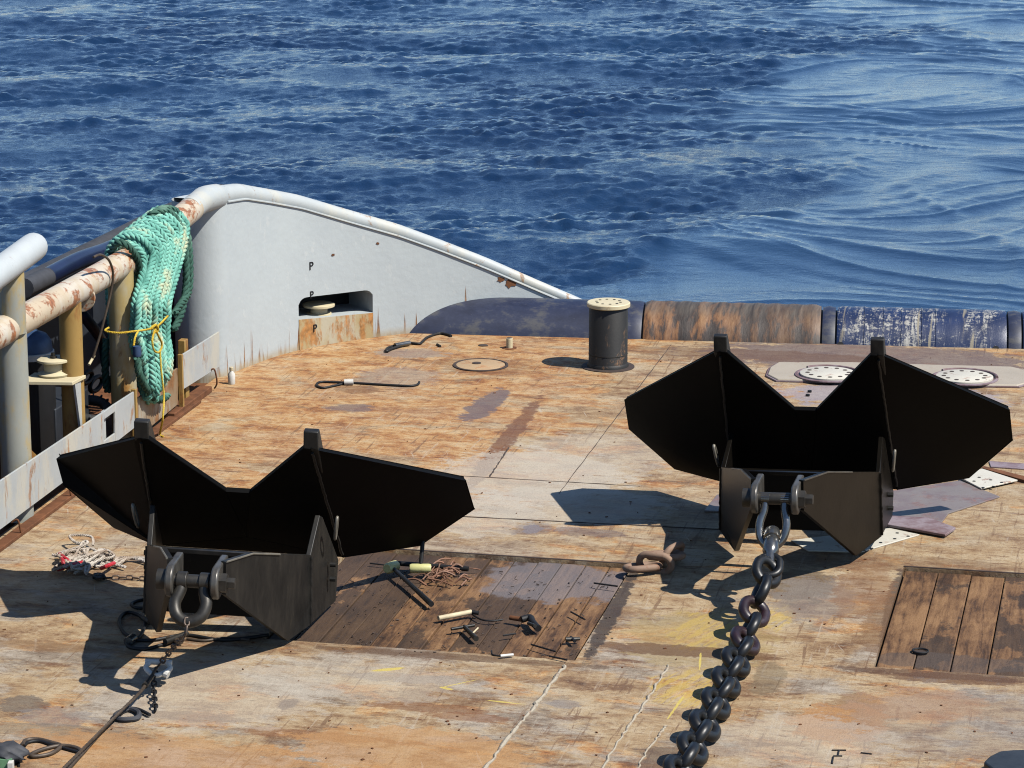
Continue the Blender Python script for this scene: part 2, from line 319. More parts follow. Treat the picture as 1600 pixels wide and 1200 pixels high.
def drum_blue():
    n = NT("scratched_blue_drum"); p = n.obj; g = n.noise(p, 3, 5)
    col = n.ramp(g, [(.3, (.009, .019, .065)), (.7, (.018, .038, .12))])
    sc = n.noise(n.mp(p, (2.2, 4.5, 4.5)), 6, 8, .76, 1.0); dens = n.noise(n.mp(p, (2.4, .5, .5), 0, (2, 0, 0)), 1.3, 4)
    sc = n.math('ADD', n.math('MULTIPLY', sc, .5), n.math('MULTIPLY', n.noise(n.mp(p, (6.5, 1.1, 1.1)), 2.2, 8, .76, 1.2), .5)); m = n.step(n.math('ADD', sc, n.math('MULTIPLY_ADD', dens, .35, -.14)), .54, .61); col = n.mix(m, col, n.ramp(n.noise(p, 25, 3), [(.3, (.30, .29, .26)), (.7, (.62, .60, .54))]))
    col = n.mix(n.step(n.noise(n.mp(p, (9, .6, .6)), 1.2, 5), .62, .68), col, (.33, .29, .21))
    n.bump(sc, .4, .01); return n.fin(col, .42, 0, .45)
def fairing_blue():
    n = NT("worn_navy"); p = n.obj; g = n.noise(n.mp(p, (1, 1.4, 1.4)), 2.6, 7, .7)
    col = n.ramp(g, [(.36, (.013, .018, .046)), (.50, (.024, .032, .072)), (.60, (.085, .085, .092))])
    sc = n.noise(n.mp(p, (3, 6, 6)), 5, 7, .75, .8); col = n.mix(n.math('MULTIPLY', n.step(sc, .64, .70), .45), col, (.34, .33, .31))
    n.bump(g, .25, .01); return n.fin(col, .5, 0, .4)
def rope_material(name, a, b, c):
    n = NT(name); g = n.noise(n.obj, 3.5, 5, .6); f = n.noise(n.obj, 60, 4, .7)
    col = n.ramp(g, [(.36, a), (.54, b), (.66, c)]); col = n.mix(n.math('MULTIPLY', n.step(f, .42, .34), .6), col, tuple(x*.35 for x in a)); n.bump(f, .6, .006); return n.fin(col, .8, 0, .2)
def bulwark_paint():
    n = NT("bulwark_paint"); p = n.pos; x, y, z = n.sep(p); n.rag = n.noise(p, 5, 6, .7)
    col = n.ramp(n.noise(p, 1.4, 6, .65), [(.32, (.535, .585, .60)), (.68, (.585, .635, .64))])
    col = n.mix(n.math('MULTIPLY', n.step(n.noise(n.mp(p, (1, 1, .6)), 9, 6, .7), .60, .66), .35), col, (.70, .72, .70))
    dr = n.noise(n.mp(p, (7, 7, .12)), 1.7, 5, .7); top = n.noise(n.mp(p, (9, 9, .01)), 1.6, 4, .6)
    low = n.step(n.math('SUBTRACT', z, n.math('MULTIPLY', n.step(top, .50, .72), .42)), .05, -.03)
    col = n.mix(n.math('MULTIPLY', low, n.step(dr, .42, .56)), col, n.ramp(n.noise(p, 14, 5, .7), [(.35, (.13, .05, .02)), (.65, (.42, .20, .07))]))
    col = n.mix(n.math('MULTIPLY', n.step(z, .10, .0), .65), col, (.50, .40, .24))
    run = n.math('MULTIPLY', n.step(n.noise(n.mp(p, (14, 14, .35)), 1.1, 5, .7), .71, .75), .6); col = n.mix(run, col, (.42, .24, .13))
    chip = n.step(n.noise(p, 11, 6, .75), .70, .73); col = n.mix(n.math('MULTIPLY', chip, .55), col, (.36, .20, .12))
    n.bump(n.math('ADD', n.noise(p, 16, 5, .6), n.math('MULTIPLY', n.noise(p, 2.0, 3), 2.0)), .22, .012); return n.fin(col, .45, 0, .35)
M_deck = deck_material(); M_wood = wood_material(); M_black = black_steel(); M_shank = shank_steel(); M_sea = sea_material()
M_bul = bulwark_paint(); M_drumr = drum_rust(); M_drumb = drum_blue(); M_fair = fairing_blue()
M_grey = painted("grey_ship_paint", (.50, .53, .53), .8, .565, .65, 6, (.34, .15, .05), (.58, .56, .48))
M_cap = painted("cap_paint", (.56, .60, .60), .85, .57, .64, 5, (.36, .19, .08), (.60, .60, .54), (1, 1, .8))
M_rail = painted("rail_paint", (.66, .54, .38), .95, .50, .58, 5.5, (.34, .12, .04), (.66, .60, .50), (1, 1.0, 1))
M_post = painted("post_yellowed", (.54, .41, .17), .85, .55, .65, 5, (.36, .16, .03), (.50, .45, .31))
M_postr = painted("post_rusty_yellow", (.45, .28, .08), .8, .52, .64, 5, (.30, .12, .03))
M_postg = painted("post_grey", (.40, .41, .36), .75, .55, .66, 5, (.36, .20, .06), (.52, .37, .12), (1, 1, .35), .55)
M_cream = painted("cream_paint", (.78, .68, .44), .7, .62, .70, 7, (.32, .15, .06))
M_whitep = painted("white_plate_paint", (.76, .72, .61), .75, .56, .66, 7, (.30, .12, .06))
M_purple = painted("purple_primer", (.22, .13, .13), .35, .6, .7, 6, (.20, .06, .04), (.33, .26, .28))
M_lilac = painted("wet_grey_plate", (.26, .22, .205), .6, .53, .64, 5, (.24, .11, .08), (.20, .15, .15))
M_tan = painted("worn_tan_plate", (.52, .45, .35), .6, .58, .7, 6, (.26, .13, .09))
M_darkbol = painted("bollard_steel", (.016, .0145, .012), .8, .57, .66, 5, (.26, .13, .05), (.009, .008, .007), (1, 1, .5), .6)
M_dark = plain("dark_outboard", (.022, .027, .036), .6, .3, 0, .3, 4)  # one dark tone for the outboard plates
M_ink = plain("soft_black", (.008, .008, .009), .6, .3, 0, .3)
M_hose = plain("hose_grey", (.050, .052, .060), .7, .35, 0, .3, 6); M_navy = plain("hose_navy", (.010, .016, .055), .35, .3, 0, .5, 5)
M_chain = plain("chain_black", (.006, .0064, .007), .42, .4, .0, .35, 12); M_gal = plain("shackle_steel", (.30, .30, .29), .25, .35, .9, .5, 9)
M_sh = plain("shackle_worn", (.050, .045, .037), .48, .45, .5, .5, 12)
M_rustch = painted("rusty_chain", (.34, .22, .15), .8, .5, .66, 12, (.24, .10, .05), None, (1, 1, 1), .75); M_smallch = plain("small_chain_steel", (.14, .10, .075), .5, .45, .5, .5, 20)
M_rust = plain("rust_brown", (.17, .068, .028), .8, .45, 0, .2, 8); M_wire = plain("greased_wire", (.085, .06, .04), .55, .4, .2, .4, 20)
M_rope = rope_material("rope_turquoise", (.12, .38, .30), (.27, .66, .53), (.60, .64, .42)); M_ropeg = rope_material("rope_dark_and_shaded", (.020, .075, .055), (.055, .15, .11), (.15, .28, .21))
M_yline = rope_material("line_yellow", (.62, .40, .03), (.78, .56, .06), (.80, .62, .12)); M_yel = painted("yellow_head", (.72, .70, .30), .5, .58, .66, 12)
M_red = plain("red_paint", (.50, .012, .025), .5, .3, 0, .4); M_wr = rope_material("rope_white", (.34, .24, .17), (.60, .52, .43), (.70, .64, .56))
M_white = plain("white_plastic", (.72, .70, .64), .45, .15, 0, .4); M_green = plain("green_plastic", (.14, .30, .16), .5, .3); M_stick = plain("pale_wood", (.66, .56, .36), .7, .25)
M_tyre = plain("tyre_rubber", (.030, .030, .030), .7, .3, 0, .3); M_groove = plain("groove_dark", (.05, .03, .022), .8, .3); M_weld = painted("weld_bead", (.50, .44, .34), .6, .5, .62, 14, (.20, .10, .05), None, (1, 1, 1), .7)
M_hatch = painted("hatch_rust", (.58, .40, .22), .7, .5, .62, 6, (.45, .20, .07))
M_rustplate = painted("rusty_kick_plate", (.36, .25, .15), .85, .46, .58, 6, (.26, .11, .035), (.42, .38, .30))
M_blueb = plain("blue_barrel", (.03, .07, .16), .5, .3)

# ------------------------------------------------------------------ sea
WZ = -1.7
def build_sea():
    x0, x1, y0, y1 = -42., 12., 27.5, 98.
    xs = np.concatenate([np.arange(x0, -22, .09), np.arange(-22, 3, .052), np.arange(3, x1+.1, .09)]); x1 = xs[-1]
    ys = [y0]
    while ys[-1] < y1: ys.append(ys[-1]+.050+.055*(ys[-1]-y0)/(y1-y0))
    ys = np.array(ys); y1 = ys[-1]; X, Y = np.meshgrid(xs, ys); nx, ny = len(xs), len(ys)
    edge = [P(a, b, WZ) for a, b in ((1420, -150), (1330, 0), (1190, 120), (1110, 230), (1085, 310), (1010, 400), (840, 470), (500, 560))]
    ey = np.array([e.y for e in edge])[::-1]; ex = np.array([e.x for e in edge])[::-1]; o = np.argsort(ey)
    def fbm(sc, k, seed):
        r = np.random.default_rng(seed); z = np.zeros_like(X)
        for i in range(k):
            a = r.uniform(0, 6.28); q = sc*r.uniform(.6, 1.8); z += np.sin((X*np.cos(a)+Y*np.sin(a))*q+r.uniform(0, 6.28))
        return z/math.sqrt(k)
    d = X-np.interp(Y, ey[o], ex[o])+fbm(.55, 7, 2)*1.3+fbm(1.9, 6, 4)*.45
    d = d+.9*fbm(.28, 6, 41)*2+.5*fbm(3.2, 6, 42); calm = np.clip(d/2.4+.45, 0, 1); calm = calm*calm*(3-2*calm)
    Z = np.zeros_like(X); DX = np.zeros_like(X); DY = np.zeros_like(X)
    wind = math.radians(-82)                    # seas run towards the ship, slightly across
    grp = .90+.26*fbm(.35, 6, 9)+.34*fbm(1.1, 7, 19)+.22*fbm(2.6, 7, 29); grp = np.clip(grp, .15, 2.4)
    amp = (1-.88*calm)*grp
    r = np.random.default_rng(5)
    for i in range(115):
        lam = .21*(2.7/.21)**(r.random()**1.25); k = 2*math.pi/lam; a = wind+r.normal(0, .75 if lam < 1.3 else .5)
        A = .0023*lam**.90*(2.15 if lam < .75 else 1.6 if lam < 1.3 else .9); ph = r.uniform(0, 6.28); kx, ky = k*math.cos(a), k*math.sin(a); th = kx*X+ky*Y+ph
        m = amp if lam < 2.2 else (1-.85*calm); c = np.cos(th)*A*m; s_ = np.sin(th)*A*m
        Z += s_-.36*np.sin(2*th)*A*m; DX -= .3*math.cos(a)*c; DY -= .3*math.sin(a)*c
    for i in range(14):                         # a longer, lower sea under the chop
        lam = 2.8*(7/2.8)**r.random(); k = 2*math.pi/lam; a = wind+r.normal(.25, .6); Z += (1-.75*calm)*.0050*lam**.8*np.sin(k*(math.cos(a)*X+math.sin(a)*Y)+r.uniform(0, 6.28))
    # wake: slow swirls and low smooth mounds
    wx = X+1.9*fbm(.45, 6, 31); wy = Y+1.6*fbm(.5, 6, 32)
    for i in range(22):
        lam = .9*(6/.9)**r.random(); k = 2*math.pi/lam; a = r.uniform(0, 6.28); Z += calm*np.sin(k*(math.cos(a)*wx+math.sin(a)*wy*1.3)+r.uniform(0, 6.28))*.0026*lam**.9
    def streak(sx, sy, seed, n_=8):             # long drawn-out lines that follow the swirl of the wake
        q = np.random.default_rng(seed); z = np.zeros_like(X)
        for i in range(n_):
            b = q.uniform(0, 6.28); z += np.sin(wx*sx*math.cos(b)*q.uniform(.6, 1.6)+wy*sy*math.sin(b)*q.uniform(.6, 1.6)+q.uniform(0, 6.28))
        return z/math.sqrt(n_)
    for sd in (61, 62, 63): Z += calm*.030*np.exp(-(streak(.35, 1.7, sd)/.13)**2)*np.clip(.35+streak(.5, .6, sd+20), 0, 1)
    Z += np.clip(calm*4*(1-calm), 0, 1)*.020*streak(3.5, 5.5, 71, 12)
    rid = fbm(.8, 9, 51); Z += calm*.04*np.exp(-(rid/.16)**2)*np.clip(fbm(.4, 5, 52), 0, 1)
    far = np.minimum.reduce([np.clip((X-x0)/4, 0, 1), np.clip((x1-X)/4, 0, 1), np.clip((Y-y0)/2, 0, 1), np.clip((y1-Y)/5, 0, 1)])
    V = np.stack([X+DX*far, Y+DY*far, WZ+Z*far], -1).reshape(-1, 3)
    idx = np.arange(nx*ny).reshape(ny, nx); Q = np.stack([idx[:-1, :-1], idx[:-1, 1:], idx[1:, 1:], idx[1:, :-1]], -1).reshape(-1, 4)
    B = 9000.; n0 = len(V)
    corners = np.array([[x0, y0, WZ], [x1, y0, WZ], [x1, y1, WZ], [x0, y1, WZ], [-B, -B, WZ], [B, -B, WZ], [B, B, WZ], [-B, B, WZ]])
    V = np.concatenate([V, corners]); ring = np.array([[4, 5, 1, 0], [5, 6, 2, 1], [6, 7, 3, 2], [7, 4, 0, 3]])+n0; Q = np.concatenate([Q, ring])
    me = bpy.data.meshes.new("sea"); me.vertices.add(len(V)); me.vertices.foreach_set('co', V.ravel().astype(np.float32))
    me.loops.add(Q.size); me.loops.foreach_set('vertex_index', Q.ravel().astype(np.int32)); me.polygons.add(len(Q)); me.polygons.foreach_set('loop_start', np.arange(0, Q.size, 4, dtype=np.int32))
    me.update(calc_edges=True); me.polygons.foreach_set('use_smooth', np.ones(len(Q), bool))
    at = me.attributes.new('calm', 'FLOAT', 'POINT'); at.data.foreach_set('value', np.concatenate([calm.ravel(), np.full(8, .1)]).astype(np.float32))
    me.materials.append(M_sea); ob = bpy.data.objects.new("sea", me); COL.objects.link(ob); ob['kind'] = 'structure'
build_sea()

# ------------------------------------------------------------------ deck with two timber insets
E0, E1 = P(645, 521), P(1600, 546); ED = (E1-E0).normalized()
def edge_y(x): return E0.y+(x-E0.x)*ED.y/ED.x
I1 = (-5.95, -3.70, 19.02, 21.34); I2 = (-1.67, 1.35, 19.33, 21.72)
def build_deck():
    mb = MB(); xs = sorted([-8.75, I1[0], I1[1], I2[0], I2[1], 12.]); yb = sorted([5., I1[2], I1[3], I2[2], I2[3]])
    def hole(x, y): return any(i[0] < x < i[1] and i[2] < y < i[3] for i in (I1, I2))
    for a, b in zip(xs, xs[1:]):
        for c, d in zip(yb, yb[1:]):
            if not hole((a+b)/2, (c+d)/2): mb.add([(a, c, 0), (b, c, 0), (b, d, 0), (a, d, 0)], [(0, 1, 2, 3)])
        c = yb[-1]; mb.add([(a, c, 0), (b, c, 0), (b, edge_y(b)+.02, 0), (a, edge_y(a)+.02, 0)], [(0, 1, 2, 3)])
    for i in (I1, I2):
        a, b, c, d = i; q = [(a, c), (b, c), (b, d), (a, d)]
        for k in range(4):
            (u, v), (s_, t) = q[k], q[(k+1) % 4]; mb.add([(u, v, 0), (s_, t, 0), (s_, t, -.07), (u, v, -.07)], [(0, 1, 2, 3)])
        mb.add([(a, c, -.07), (b, c, -.07), (b, d, -.07), (a, d, -.07)], [(0, 1, 2, 3)])
    a, b = -8.75, 12.; mb.add([(a, edge_y(a)+.02, 0), (b, edge_y(b)+.02, 0), (b, edge_y(b)+.02, -1.9), (a, edge_y(a)+.02, -1.9)], [(0, 1, 2, 3)])
    dk = mb.build("deck", M_deck, None, smooth=False, kind='structure')
    for (a, b, c, d), wd in ((I1, .187), (I2, .252)):
        x = a+.018
        while x < b-.05:
            ww = min(wd, b-.016-x); m = MB(); h = -.022+random.uniform(-.006, .006)
            l0, l1 = c+random.uniform(.012, .03), d-random.uniform(.012, .03)
            m.box((x+ww/2-.005, (l0+l1)/2, h-.0225), (ww-.006-random.uniform(0, .004), l1-l0, .045)); m.build("plank", M_wood, dk, bevel=.006); x += ww
    def bead(pts, r=.012, mat=M_weld):             # welded seams standing a few millimetres proud
        out = []
        for p in spline(pts, 14): out.append(Vector((p.x+random.uniform(-1, 1)*(.010 if mat is M_weld else .003), p.y, .002 if mat is M_weld else .0)))
        m = MB(); m.tube(out, [r*random.uniform(.6, 1.3) for _ in out], 6); o = m.build("weld_bead", mat, dk); return o
    bead([P(882, 1042), P(850, 1085), P(815, 1130), P(760, 1200), P(715, 1262)], .014)
    for X_, a_, b_ in ((-4.66, 23.2, 29.0),): bead([(X_, a_+(b_-a_)*t_, 0) for t_ in (0, .33, .66, 1)], .004, M_groove)
    for Y_, a_, b_ in (): bead([(a_+(b_-a_)*t_, Y_, 0) for t_ in (0, .33, .66, 1)], .005, M_groove)
    bead([P(1045, 1040), P(1000, 1110), P(960, 1170), P(900, 1260)], .010); bead([P(1040, 1135), P(1018, 1165), P(990, 1210)], .009)
    for a, b in (((712, 807), (1130, 828)), ((795, 700), (765, 745))): bead([P(*a), (P(*a)+P(*b))/2, P(*b)], .007, M_groove)
    for a, b in (((690, 742), (1000, 760)),): bead([P(*a), (P(*a)+P(*b))/2, P(*b)], .005, M_groove)
    m = MB()                                        # torch-cut letters left in the deck
    for a, b in (((1300, 1173), (1322, 1173)), ((1311, 1173), (1309, 1182)), ((1302, 1182), (1316, 1182)), ((1302, 1183), (1300, 1194)), ((1345, 1177), (1362, 1179))):
        m.tube([P(*a)+Vector((0, 0, .003)), P(*b)+Vector((0, 0, .003))], .006, 6)
    m.build("cut_mark", M_ink, dk)
    # coaming round the insets (dark steel edge bars)
    for i, (a, b, c, d) in enumerate((I1, I2)):
        for (u, v) in (((a, d+.012), (b, d+.012)),):
            m = MB(); m.box(((u[0]+v[0])/2, u[1], .003), (v[0]-u[0], .018, .010)); m.build("edge_bar", M_groove, dk, bevel=.003)
    return dk
DECK = build_deck()
# hull side under the deck edge and the outboard side walk
m = MB(); m.box((-10.3, 15.4, -1.05), (3.1, 23.8, 2.0)); m.build("side_deck", M_rust, None, smooth=False, kind='structure')

# ------------------------------------------------------------------ stern roller
def build_roller():
    R, zc = .50, -.20; off = .46
    ax = ED; nrm = Vector((-ax.y, ax.x, 0))
    def cpt(px):                                    # point on the axis abreast of deck-edge column px
        a, b = -3.0, 25.0
        for _ in range(40):
            mid = (a+b)/2; q = E0+ax*mid; a, b = (mid, b) if proj(q)[0] < px else (a, mid)
        q = E0+ax*a; return Vector((q.x, q.y, zc))+nrm*off
    def drum(a, b, r, edge=.012): return [(a, r-edge), (a+.006*(b > a), r), (b-.006, r), (b, r-edge)]
    root = thing("stern_roller", (E0.x, E0.y, 0), "long horizontal stern roller in navy, rusty and scratched blue sections at the deck edge", "stern roller")
    def section(name, px0, px1, r, mat, bump=0):
        A, B = cpt(px0), cpt(px1); L = (B-A).length; n = 72; m = MB(); k = max(2, int(L/.05)); rings = []
        for i in range(k+1):
            c = A.lerp(B, i/k); rr = r-(.014 if i in (0, k) else 0)
            rings.append([c+(nrm*math.cos(2*math.pi*j/n)+Vector((0, 0, 1))*math.sin(2*math.pi*j/n))*(rr+bump*random.uniform(-1, 1)*.4+(bump*math.sin(i*1.7) if bump else 0)) for j in range(n)])
        v = [q for g in rings for q in g]; f = [(i*n+j, i*n+(j+1) % n, (i+1)*n+(j+1) % n, (i+1)*n+j) for i in range(k) for j in range(n)]
        f += [tuple(reversed(range(n))), tuple(k*n+j for j in range(n))]; m.add(v, f)
        return m.build(name, mat, root, ang=60)
    section("end_fairing", 480, 1001, R, M_fair)
    section("inner_shaft", 900, 2300, R-.05, M_ink)
    a = section("roller_drum", 1004, 1281, R+.004, M_drumr, .004); a['label'] = "rusty brown roller drum section with grooves"
    section("collar", 1284, 1304, R-.006, M_fair)
    b = section("roller_drum", 1307, 1573, R-.006, M_drumb, .002); b['label'] = "blue roller drum section covered in pale scratches"
    section("collar", 1576, 1596, R-.006, M_fair); section("roller_drum", 1599, 2200, R-.006, M_drumb, .002)
    for px, py in ((1307, 533), (1559, 541)):      # drain holes seen low on the drum
        A = cpt(px+(6 if px < 1400 else -3)); ang = math.radians(157); m = MB()
        d = nrm*math.cos(ang)+Vector((0, 0, 1))*math.sin(ang); c = A+d*(R-.012); m.tube([c, c+d*.012], .035, 16); m.build("drain_hole", M_ink, root)
    for px in (1350, 1380, 1408, 1440, 1462):      # raised wear ridges across the blue drum
        A = cpt(px); m = MB(); m.tube([A+(nrm*math.cos(t)+Vector((0, 0, 1))*math.sin(t))*(R-.005) for t in np.linspace(2.75, 1.2, 18)], .006, 6); m.build("wear_ridge", M_drumb, root)
build_roller()

# ------------------------------------------------------------------ white stern bulwark
def build_bulwark():
    plan = [(-8.655, 26.78), (-8.635, 26.92), (-8.56, 27.22), (-8.44, 27.64), (-8.27, 28.0), (-8.02, 28.36), (-7.72, 28.68), (-7.37, 28.98), (-6.92, 29.32), (-6.35, 29.66), (-5.75, 29.95), (-5.1, 30.2)]
    c = spline([(a, b, 0) for a, b in plan], 14); sil = [(335, 322), (345, 315), (384, 309), (423, 315), (472, 324), (544, 345), (626, 368), (682, 388), (760, 418), (845, 455), (900, 478), (960, 505)]
    def row(px):
        for (a, b), (d, e) in zip(sil, sil[1:]):
            if a <= px <= d: return b+(e-b)*(px-a)/(d-a)
        return sil[0][1] if px < sil[0][0] else sil[-1][1]
    tops = []
    for p in c:
        z = 1.4
        for _ in range(12): z = zrow(p.x, p.y, row(proj((p.x, p.y, z))[0]))
        tops.append(max(-.02, z))
    tops = [sum(tops[max(0, i-2):i+3])/len(tops[max(0, i-2):i+3]) for i in range(len(tops))]
    # mooring slot, framed as measured (left and right columns, sill and head rows)
    def s_at(px, py):
        best = min(range(len(c)), key=lambda i: abs(proj((c[i].x, c[i].y, .4))[0]-px)); return best
    i0, i1 = s_at(466, 0), s_at(584, 0)
    def hole(i):
        if not (i0 <= i <= i1): return None
        px = proj((c[i].x, c[i].y, .4))[0]; t = (px-466)/118; t = min(1, max(0, t))
        hi = zrow(c[i].x, c[i].y, 466-14*t); lo = zrow(c[i].x, c[i].y, 499-11*t)
        e = min(t, 1-t)*118/14; k = 1-math.sqrt(max(0, 1-(1-min(1, e))**2)); return lo+.0*k, hi-.10*k
    nrms = []
    for i in range(len(c)):
        t = (c[min(i+1, len(c)-1)]-c[max(i-1, 0)]).normalized(); nrms.append(Vector((-t.y, t.x, 0)))     # outboard
    th = .56; mb = MB(); root = thing("stern_bulwark", (plan[0][0], plan[0][1], 0), "curved pale grey bulwark plate with mooring slot and three letters P, sloping down to roller", "bulwark")
    colsI = []
    for i, p in enumerate(c):
        h = hole(i); zs = [-.05, .02, .1, .2] if h is None or h[0] > .2 else [-.05, h[0]*.3, h[0]*.6, h[0]*.8]
        lo, hi = h if h else ((.22+tops[i]*.18), (.24+tops[i]*.2)); lo = min(lo, tops[i]*.6); hi = min(hi, tops[i]*.8)
        if h: lo, hi = h
        colsI.append((i, [Vector((p.x, p.y, z)) for z in (-.05, lo*.5, lo, hi, (hi+tops[i])/2, tops[i])], h is not None))
    for (i, a, ha), (j, b, hb) in zip(colsI, colsI[1:]):
        for k in range(5):
            if k == 2 and ha and hb: continue
            mb.add([a[k], b[k], b[k+1], a[k+1]], [(0, 1, 2, 3)])
        ao, bo = nrms[i]*th, nrms[j]*th
        mb.add([a[0]+ao, b[0]+bo, b[5]+bo, a[5]+ao], [(3, 2, 1, 0)]); mb.add([a[5], b[5], b[5]+bo, a[5]+ao], [(0, 1, 2, 3)])
        if ha and hb:                               # slot lining: sill and head
            mb.add([a[2], b[2], b[2]+bo*.96, a[2]+ao*.96], [(3, 2, 1, 0)]); mb.add([a[3], b[3], b[3]+bo*.96, a[3]+ao*.96], [(0, 1, 2, 3)])
        elif ha != hb:
            q, o_ = (a, ao) if ha else (b, bo); mb.add([q[2], q[3], q[3]+o_*.96, q[2]+o_*.96], [(0, 1, 2, 3)])
    # rounded forward nose
    p, nn = c[0], nrms[0]; ctr = p+nn*(th/2); prev = None; tdir = Vector((nn.y, -nn.x, 0)); ring = []
    for k in range(25):
        a = math.pi*k/24; ring.append(ctr-nn*(math.cos(a)*th/2)-tdir*(math.sin(a)*th*.46))
    for u, v in zip(ring, ring[1:]): mb.add([(u.x, u.y, -.05), (v.x, v.y, -.05), (v.x, v.y, tops[0]), (u.x, u.y, tops[0])], [(3, 2, 1, 0)])
    mb.build("plate", M_bul, root, ang=40, weld=True)
    # dark backing inside the slot
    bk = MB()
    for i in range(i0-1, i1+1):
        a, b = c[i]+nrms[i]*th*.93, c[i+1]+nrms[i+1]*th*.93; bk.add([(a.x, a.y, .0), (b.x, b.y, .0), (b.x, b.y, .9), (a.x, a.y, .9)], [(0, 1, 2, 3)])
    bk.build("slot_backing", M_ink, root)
    sp = MB()                                       # doubler plate under the slot, 5 mm proud
    for i in range(i0, i1):
        a, b = c[i]-nrms[i]*.006, c[i+1]-nrms[i+1]*.006; la, lb = hole(i)[0]-.004, hole(i+1)[0]-.004
        sp.add([(a.x, a.y, .0), (b.x, b.y, .0), (b.x, b.y, lb), (a.x, a.y, la)], [(0, 1, 2, 3)])
        a2, b2 = c[i]+nrms[i]*.1, c[i+1]+nrms[i+1]*.1; sp.add([(a.x, a.y, la), (b.x, b.y, lb), (b2.x, b2.y, lb+.004), (a2.x, a2.y, la+.004)], [(0, 1, 2, 3)])
    sp.build("sill_plate", M_sillp, root)
    # rounded cap, running on from the rail pipe
    cap = []; rad = []
    for i in range(0, len(c)-6, 3):
        p = c[i]+nrms[i]*.10; f = i/len(c); cap.append(Vector((p.x, p.y, tops[i]+.035))); rad.append(.108-.062*f)
    fx = -8.78; r0 = PX(296, 328, fx)
    cap = [r0+Vector((0, .0, .0)), PX(318, 312, fx)]+cap[2:]; rad = [.115, .125]+rad[2:]
    pts = spline(cap, 4); rr = [rad[min(len(rad)-1, i//4)] for i in range(len(pts))]; m = MB(); m.tube(pts, rr, 18); m.build("cap_pipe", M_cap, root, ang=60)
    ln = MB(); ln.tube([c[i]-nrms[i]*.008+Vector((0, 0, tops[i]-.012)) for i in range(2, len(c)-8)], .010, 6); ln.build("cap_weld", M_cap, root)
    # three stencilled letters
    for px, py, hgt in ((486, 416, .085), (488, 461, .075), (491, 513, .080)):
        i = s_at(px, 0); p = c[i]; z = zrow(p.x, p.y, py); t = Vector((nrms[i].y, -nrms[i].x, 0))
        fc = bpy.data.curves.new("letter_p", 'FONT'); fc.body = "P"; fc.size = hgt*1.38; fc.extrude = .0015; fc.offset = .001; fc.align_x = 'CENTER'; fc.align_y = 'CENTER'
        tmp = bpy.data.objects.new("tmp", fc); dg = bpy.context.evaluated_depsgraph_get(); me = bpy.data.meshes.new_from_object(tmp.evaluated_get(dg) if False else tmp); bpy.data.objects.remove(tmp)
        lt = bpy.data.objects.new("letter_p", me); COL.objects.link(lt); me.materials.clear(); me.materials.append(M_ink); lt.parent = root
        Mx = Matrix((t, Vector((0, 0, 1)), -nrms[i])).transposed().to_4x4(); q = p-nrms[i]*(.011 if py > 500 else .004)
        lt.matrix_local = Matrix.Translation(Vector((q.x, q.y, z))-root.location) @ Mx
    # rust-red bare patch near the tail of the plate, scars
    for px, py, r_ in ((793, 443, .05), (784, 437, .03), (522, 398, .015), (592, 380, .014)):
        i = s_at(px, 0); p = c[i]; z = zrow(p.x, p.y, py); t = Vector((nrms[i].y, -nrms[i].x, 0)); m = MB(); pl = []
        for k in range(11):
            a = 2*math.pi*k/11; rr_ = r_*random.uniform(.6, 1.25); pl.append(p-nrms[i]*.004+Vector((0, 0, z))+t*math.cos(a)*rr_*1.3+Vector((0, 0, 1))*math.sin(a)*rr_)
        m.slab(pl, -nrms[i]*.002); m.build("bare_patch", M_rust, root)
    k = s_at(514, 0); q = c[k]+nrms[k]*.17; zz = hole(k)[0]
    f = thing("fairlead_roller", (q.x, q.y, zz), "cream capped mooring roller standing inside the bulwark slot", "fairlead roller")
    m = MB(); m.lathe((q.x, q.y, zz-.02), [(.13, 0), (.13, .03), (.09, .04), (.09, .10)], 24); m.build("spindle", M_cream, f)
    m = MB(); m.lathe((q.x, q.y, zz+.075), [(.13, 0), (.165, .008), (.165, .028), (.15, .034)], 28); m.build("cap", M_cream, f)
    return root
M_sillp = painted("rusted_sill", (.56, .43, .22), .9, .47, .58, 6, (.46, .20, .055), (.58, .52, .38))
build_bulwark()

